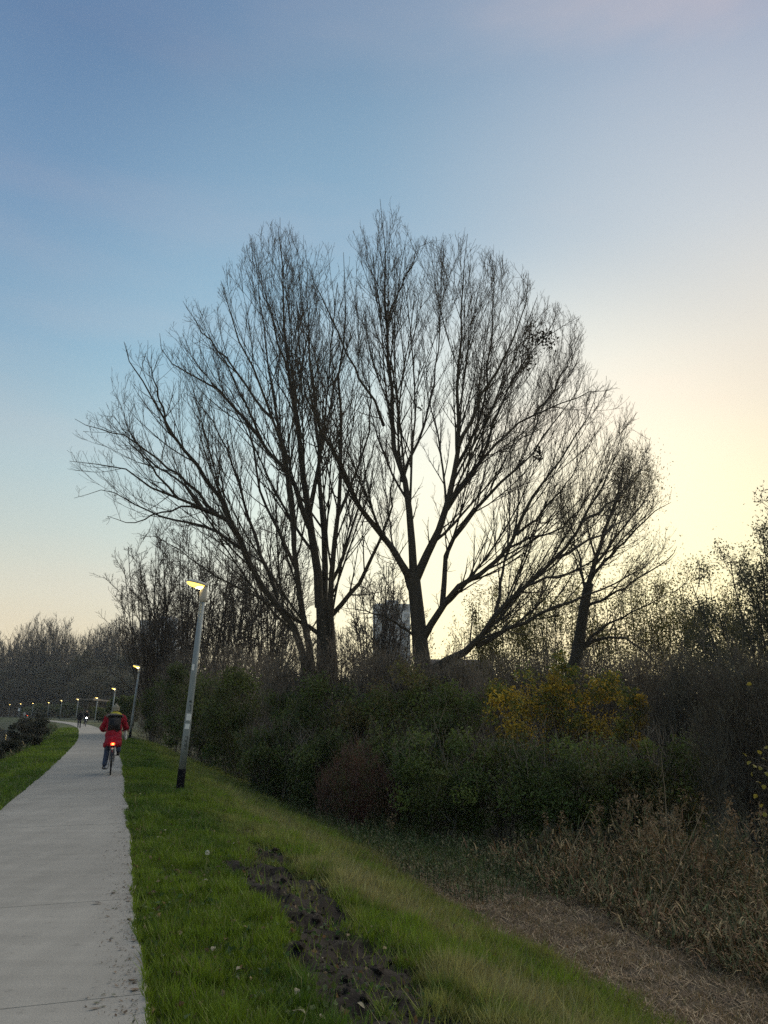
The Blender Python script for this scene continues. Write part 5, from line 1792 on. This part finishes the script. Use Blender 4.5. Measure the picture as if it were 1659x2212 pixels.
def make_walker(label, loc, rz, coat, legs, cat='person'):
    root = empty('person', loc, rz, label, cat)
    hipz, sz = .92, 1.44
    pr = [ell((0, .02, 1.655), (.076, .096, .115)), ell((0, .118, 1.64), (.014, .016, .02)), capsule((0, .01, 1.56), .055, (0, 0, 1.46), .06), ell((0, 0, 1.33), (.17, .11, .19)), ell((0, 0, 1.10), (.15, .10, .17)), ell((0, 0, .95), (.165, .12, .12))]
    legsJ = {}
    for s in (-1, 1):
        A = (s * .185, 0, 1.43)
        E = (s * .235, -s * .05, 1.15)
        H = (s * .225, s * -.12 + .06, .92)
        pr += [capsule(A, .05, E, .042), capsule(E, .04, H, .028), ell((H[0], H[1] + .01, H[2] - .06), (.02, .035, .05))]
        for k in range(4):
            pr.append(capsule((H[0], H[1] - .02 + .018 * k, H[2] - .09), .010, (H[0] - s * .012, H[1] - .015 + .018 * k, H[2] - .165 + .008 * abs(k - 1)), .008, 8))
        pr.append(capsule((H[0] - s * .012, H[1] + .035, H[2] - .05), .012, (H[0] - s * .02, H[1] + .06, H[2] - .11), .009, 8))
        K = (s * .10, s * .10 + .04, .50)
        AN = (s * .10, s * .20 - .05, .09 if s > 0 else .13)
        legsJ[s] = (K, AN)
        pr += [capsule((s * .09, 0, .92), .085, K, .058), capsule(K, .055, AN, .038), capsule(AN, .036, (AN[0], AN[1] + .14, .05), .030)]
    blob('body', pr, M['skin'], root, .016)
    pr = [ell((0, 0, 1.35), (.215, .14, .18)), ell((0, 0, 1.14), (.20, .14, .20)), ell((0, 0, .93), (.205, .15, .17))]
    for s in (-1, 1):
        pr += [capsule((s * .18, 0, 1.43), .08, (s * .238, -s * .05, 1.15), .068), capsule((s * .238, -s * .05, 1.15), .066, (s * .228, s * -.11 + .05, .95), .052)]
    blob('coat', pr, M[coat], root, .018, 4)
    for s in (-1, 1):
        K, A = legsJ[s]
        blob('trouser_leg', [capsule((s * .09, 0, .92), .10, K, .074), capsule(K, .072, (A[0], A[1], A[2] + .03), .06)], M[legs], root, .018, 3)
        blob('shoe', [capsule((A[0], A[1] - .03, A[2] - .03), .045, (A[0], A[1] + .15, .045), .036)], M['shoe'], root, .014, 3)
    blob('hair', [ell((0, 0, 1.685), (.088, .103, .10)), ell((0, -.05, 1.62), (.08, .05, .08))], M['hair'], root, .014, 3)
    return root


wx_, wy_ = -29.94, 78.4
make_walker('walker in a dark jacket and dark jeans on the path far ahead', (wx_, wy_, 0), heading(wx_, wy_), 'dark_coat', 'dark_jeans')
ox_, oy_ = -33.4, 89.3
make_bike('oncoming bicycle with a bright white front light far ahead', (ox_, oy_, 0), heading(ox_, oy_) + math.pi, False, True, 1)
rid2 = empty('person', (ox_, oy_, 0), heading(ox_, oy_) + math.pi, 'oncoming cyclist in dark clothes behind the white front light', 'person')
make_rider(rid2, 'dark_coat', 'dark_jeans', None, False, None, None, 1)
# far rider with a red tail light, seen over the bank plants, and someone in pale clothes beside
q = at(59, 1545, 205)
fz = ground_z(q[0], q[1])
ph_ = R(40)
make_bike('far bicycle with a red rear light beyond the canal bank', (q[0], q[1], fz), ph_, True, False, -1)
rid3 = empty('person', (q[0], q[1], fz), ph_, 'tiny dark cyclist above the far red rear light', 'person')
make_rider(rid3, 'dark_coat', 'dark_jeans', None, False, None, None, -1)
q2 = at(52, 1548, 203)
make_walker('tiny far walker in pale clothes beside the far cyclist', (q2[0], q2[1], ground_z(q2[0], q2[1])), ph_, 'pale_coat', 'pale_coat')

# ------------------------------------------------------------------ small things on the verge
M['petal'] = mat('seed_head', (0.62, 0.62, 0.55), 0.9)
M['stalk'] = mat('stalk', (0.20, 0.22, 0.07), 0.7)
M['pale_leaf'] = mat('pale_leaf', (0.30, 0.26, 0.17), 0.8, color2=(0.20, 0.17, 0.11), scale=30)


def ray_ground(u, v):
    z = -.05
    for _ in range(12):
        r = FW + np.array([1., 0, 0]) * (u - 829.5) / FPX - UP * (v - 1106) / FPX
        p = CP + r * ((z - EYE) / r[2])
        z = float(terrain(p[:1], p[1:2])[0])
    return np.array([p[0], p[1], z])


g = ray_ground(443, 1892)
dn = empty('dandelion', g, 0, 'lone dandelion seed head on a thin upright stalk in the verge', 'flower')
rods('stalk', [((0, 0, -.02), (.004, 0, .10), .0035, .003), ((.004, 0, .10), (.012, 0, .215), .003, .0028)], M['stalk'], dn, 5)
rg = np.random.default_rng(8)
d = norm(rg.normal(size=(160, 3)))
V, F, C = leaf_cards(rg, d * .021 + np.array([.012, 0, .225]), .012, np.ones((160, 3)), 0, .5)
link('seed_head', mesh_np('seed_head', V, F, M['petal']), dn)

bmL = bmesh.new()
N1 = 8
prof = [(0, .0), (.12, .18), (.30, .34), (.55, .36), (.8, .2), (1, 0)]
top = [bmL.verts.new((x - .5, w, .10 * math.sin(x * 5) + w * .25)) for x, w in prof]
mid = [bmL.verts.new((x - .5, 0, .10 * math.sin(x * 5))) for x, w in prof]
bot = [bmL.verts.new((x - .5, -w, .10 * math.sin(x * 5) + w * .32)) for x, w in prof]
for i in range(5):
    bmL.faces.new((mid[i], mid[i + 1], top[i + 1], top[i]))
    bmL.faces.new((bot[i], bot[i + 1], mid[i + 1], mid[i]))
bmesh.ops.remove_doubles(bmL, verts=bmL.verts, dist=1e-4)
lm = bpy.data.meshes.new('fallen_leaf')
bmL.to_mesh(lm)
bmL.free()
lm.materials.append(M['pale_leaf'])
for i, (u, v, s) in enumerate([(520, 2110, .07), (645, 2205, .07), (695, 2218, .05), (478, 1995, .06), (442, 1912, .05), (356, 1800, .05), (303, 1720, .06), (315, 1708, .05), (400, 1800, .04), (412, 1773, .05), (342, 1816, .05), (372, 1880, .04), (330, 1750, .05),
                              (352, 2080, .05), (370, 2118, .05), (305, 1745, .05), (505, 1830, .05), (930, 2105, .05), (640, 2160, .05), (780, 2180, .05), (460, 2065, .05), (700, 2090, .05)]):
    g = ray_ground(u, v)
    o = link('fallen_leaf', lm, None, (g[0], g[1], g[2] + .045), (rg.uniform(-.4, .4), rg.uniform(-.4, .4), rg.uniform(0, 6)))
    o.scale = (s * 1.2, s * 0.95, s)
    tag(o, 'small pale fallen leaf lying in the verge grass', 'leaf', 'pale fallen leaves in the verge')
for i, (u, v, s, lab) in enumerate([(210, 1945 + 8, .055, 'dark dead leaf on the slab joint left of centre of the path'), (262, 2052, .03, 'tiny brown dead leaf near the right edge of the path')]):
    p = at(u, v, 5)
    r = p - CP
    p = CP + r * (-EYE / r[2])
    o = link('dead_leaf', lm, None, (p[0], p[1], .012), (0, 0, 1.2 * i))
    o.data = lm.copy()
    o.data.materials.clear()
    o.data.materials.append(M['taupe'])
    o.scale = (s * 1.5, s, s * .6)
    tag(o, lab, 'leaf')
# big yellow leaves on a twig at the right frame edge
yl = mat('yellow_leaf', (0.26, 0.215, 0.03), 0.6, color2=(0.17, 0.16, 0.03), scale=8, translucent=.35)
cb = at(1655, 1780, 11.5)
root = empty('leafy_shoot', (cb[0], cb[1], ground_z(cb[0], cb[1])), 0, 'shoot with large round yellow leaves at the right frame edge', 'plant')
off = np.array(root.location)
tip = at(1652, 1600, 11.8)
P = resample(np.array([off, (off + tip) / 2 + np.array([.1, 0, .1]), tip]), 8) - off
v, f = tubes(P[None], np.linspace(.012, .004, 8)[None], 5)
link('stem', mesh_np('stem', v, f, M['twig']), root)
lm2 = lm.copy()
lm2.materials.clear()
lm2.materials.append(yl)
for u, v in [(1608, 1630), (1618, 1648), (1630, 1655), (1625, 1672), (1638, 1690), (1642, 1660), (1650, 1700), (1632, 1720), (1650, 1640), (1655, 1615), (1645, 1740), (1618, 1478), (1652, 1760), (1640, 1625), (1656, 1672)]:
    q = at(u, v, 11.6 + rg.uniform(-.2, .2)) - off
    o = link('leaf', lm2, root, q, (rg.uniform(-1.2, 1.2), rg.uniform(-1.2, 1.2), rg.uniform(0, 6)))
    o.scale = (.075, .085, .07)
    k = P[int(np.clip(np.abs(P[:, 2] - q[2] + .12).argmin(), 1, 7))]
    rods('petiole', [(tuple(k), tuple((k + q) / 2 + np.array([0, 0, .03])), .004, .003), (tuple((k + q) / 2 + np.array([0, 0, .03])), tuple(q), .003, .002)], M['twig'], root, 4)

# ------------------------------------------------------------------ evening haze
v, f = box(-900, 900, -60, 480, -6, 62)
hz_m = bpy.data.materials.new('haze')
hz_m.use_nodes = True
hn = hz_m.node_tree.nodes
hn.remove(hn['Principled BSDF'])
pv = hn.new('ShaderNodeVolumePrincipled')
pv.inputs['Color'].default_value = (0.90, 0.93, 0.94, 1)
pv.inputs['Density'].default_value = 0.00026
hz_m.node_tree.links.new(pv.outputs[0], hn['Material Output'].inputs['Volume'])
tag(link('haze', mesh_np('haze', v, f, hz_m)), 'thin evening haze over the park', None, None, 'stuff')
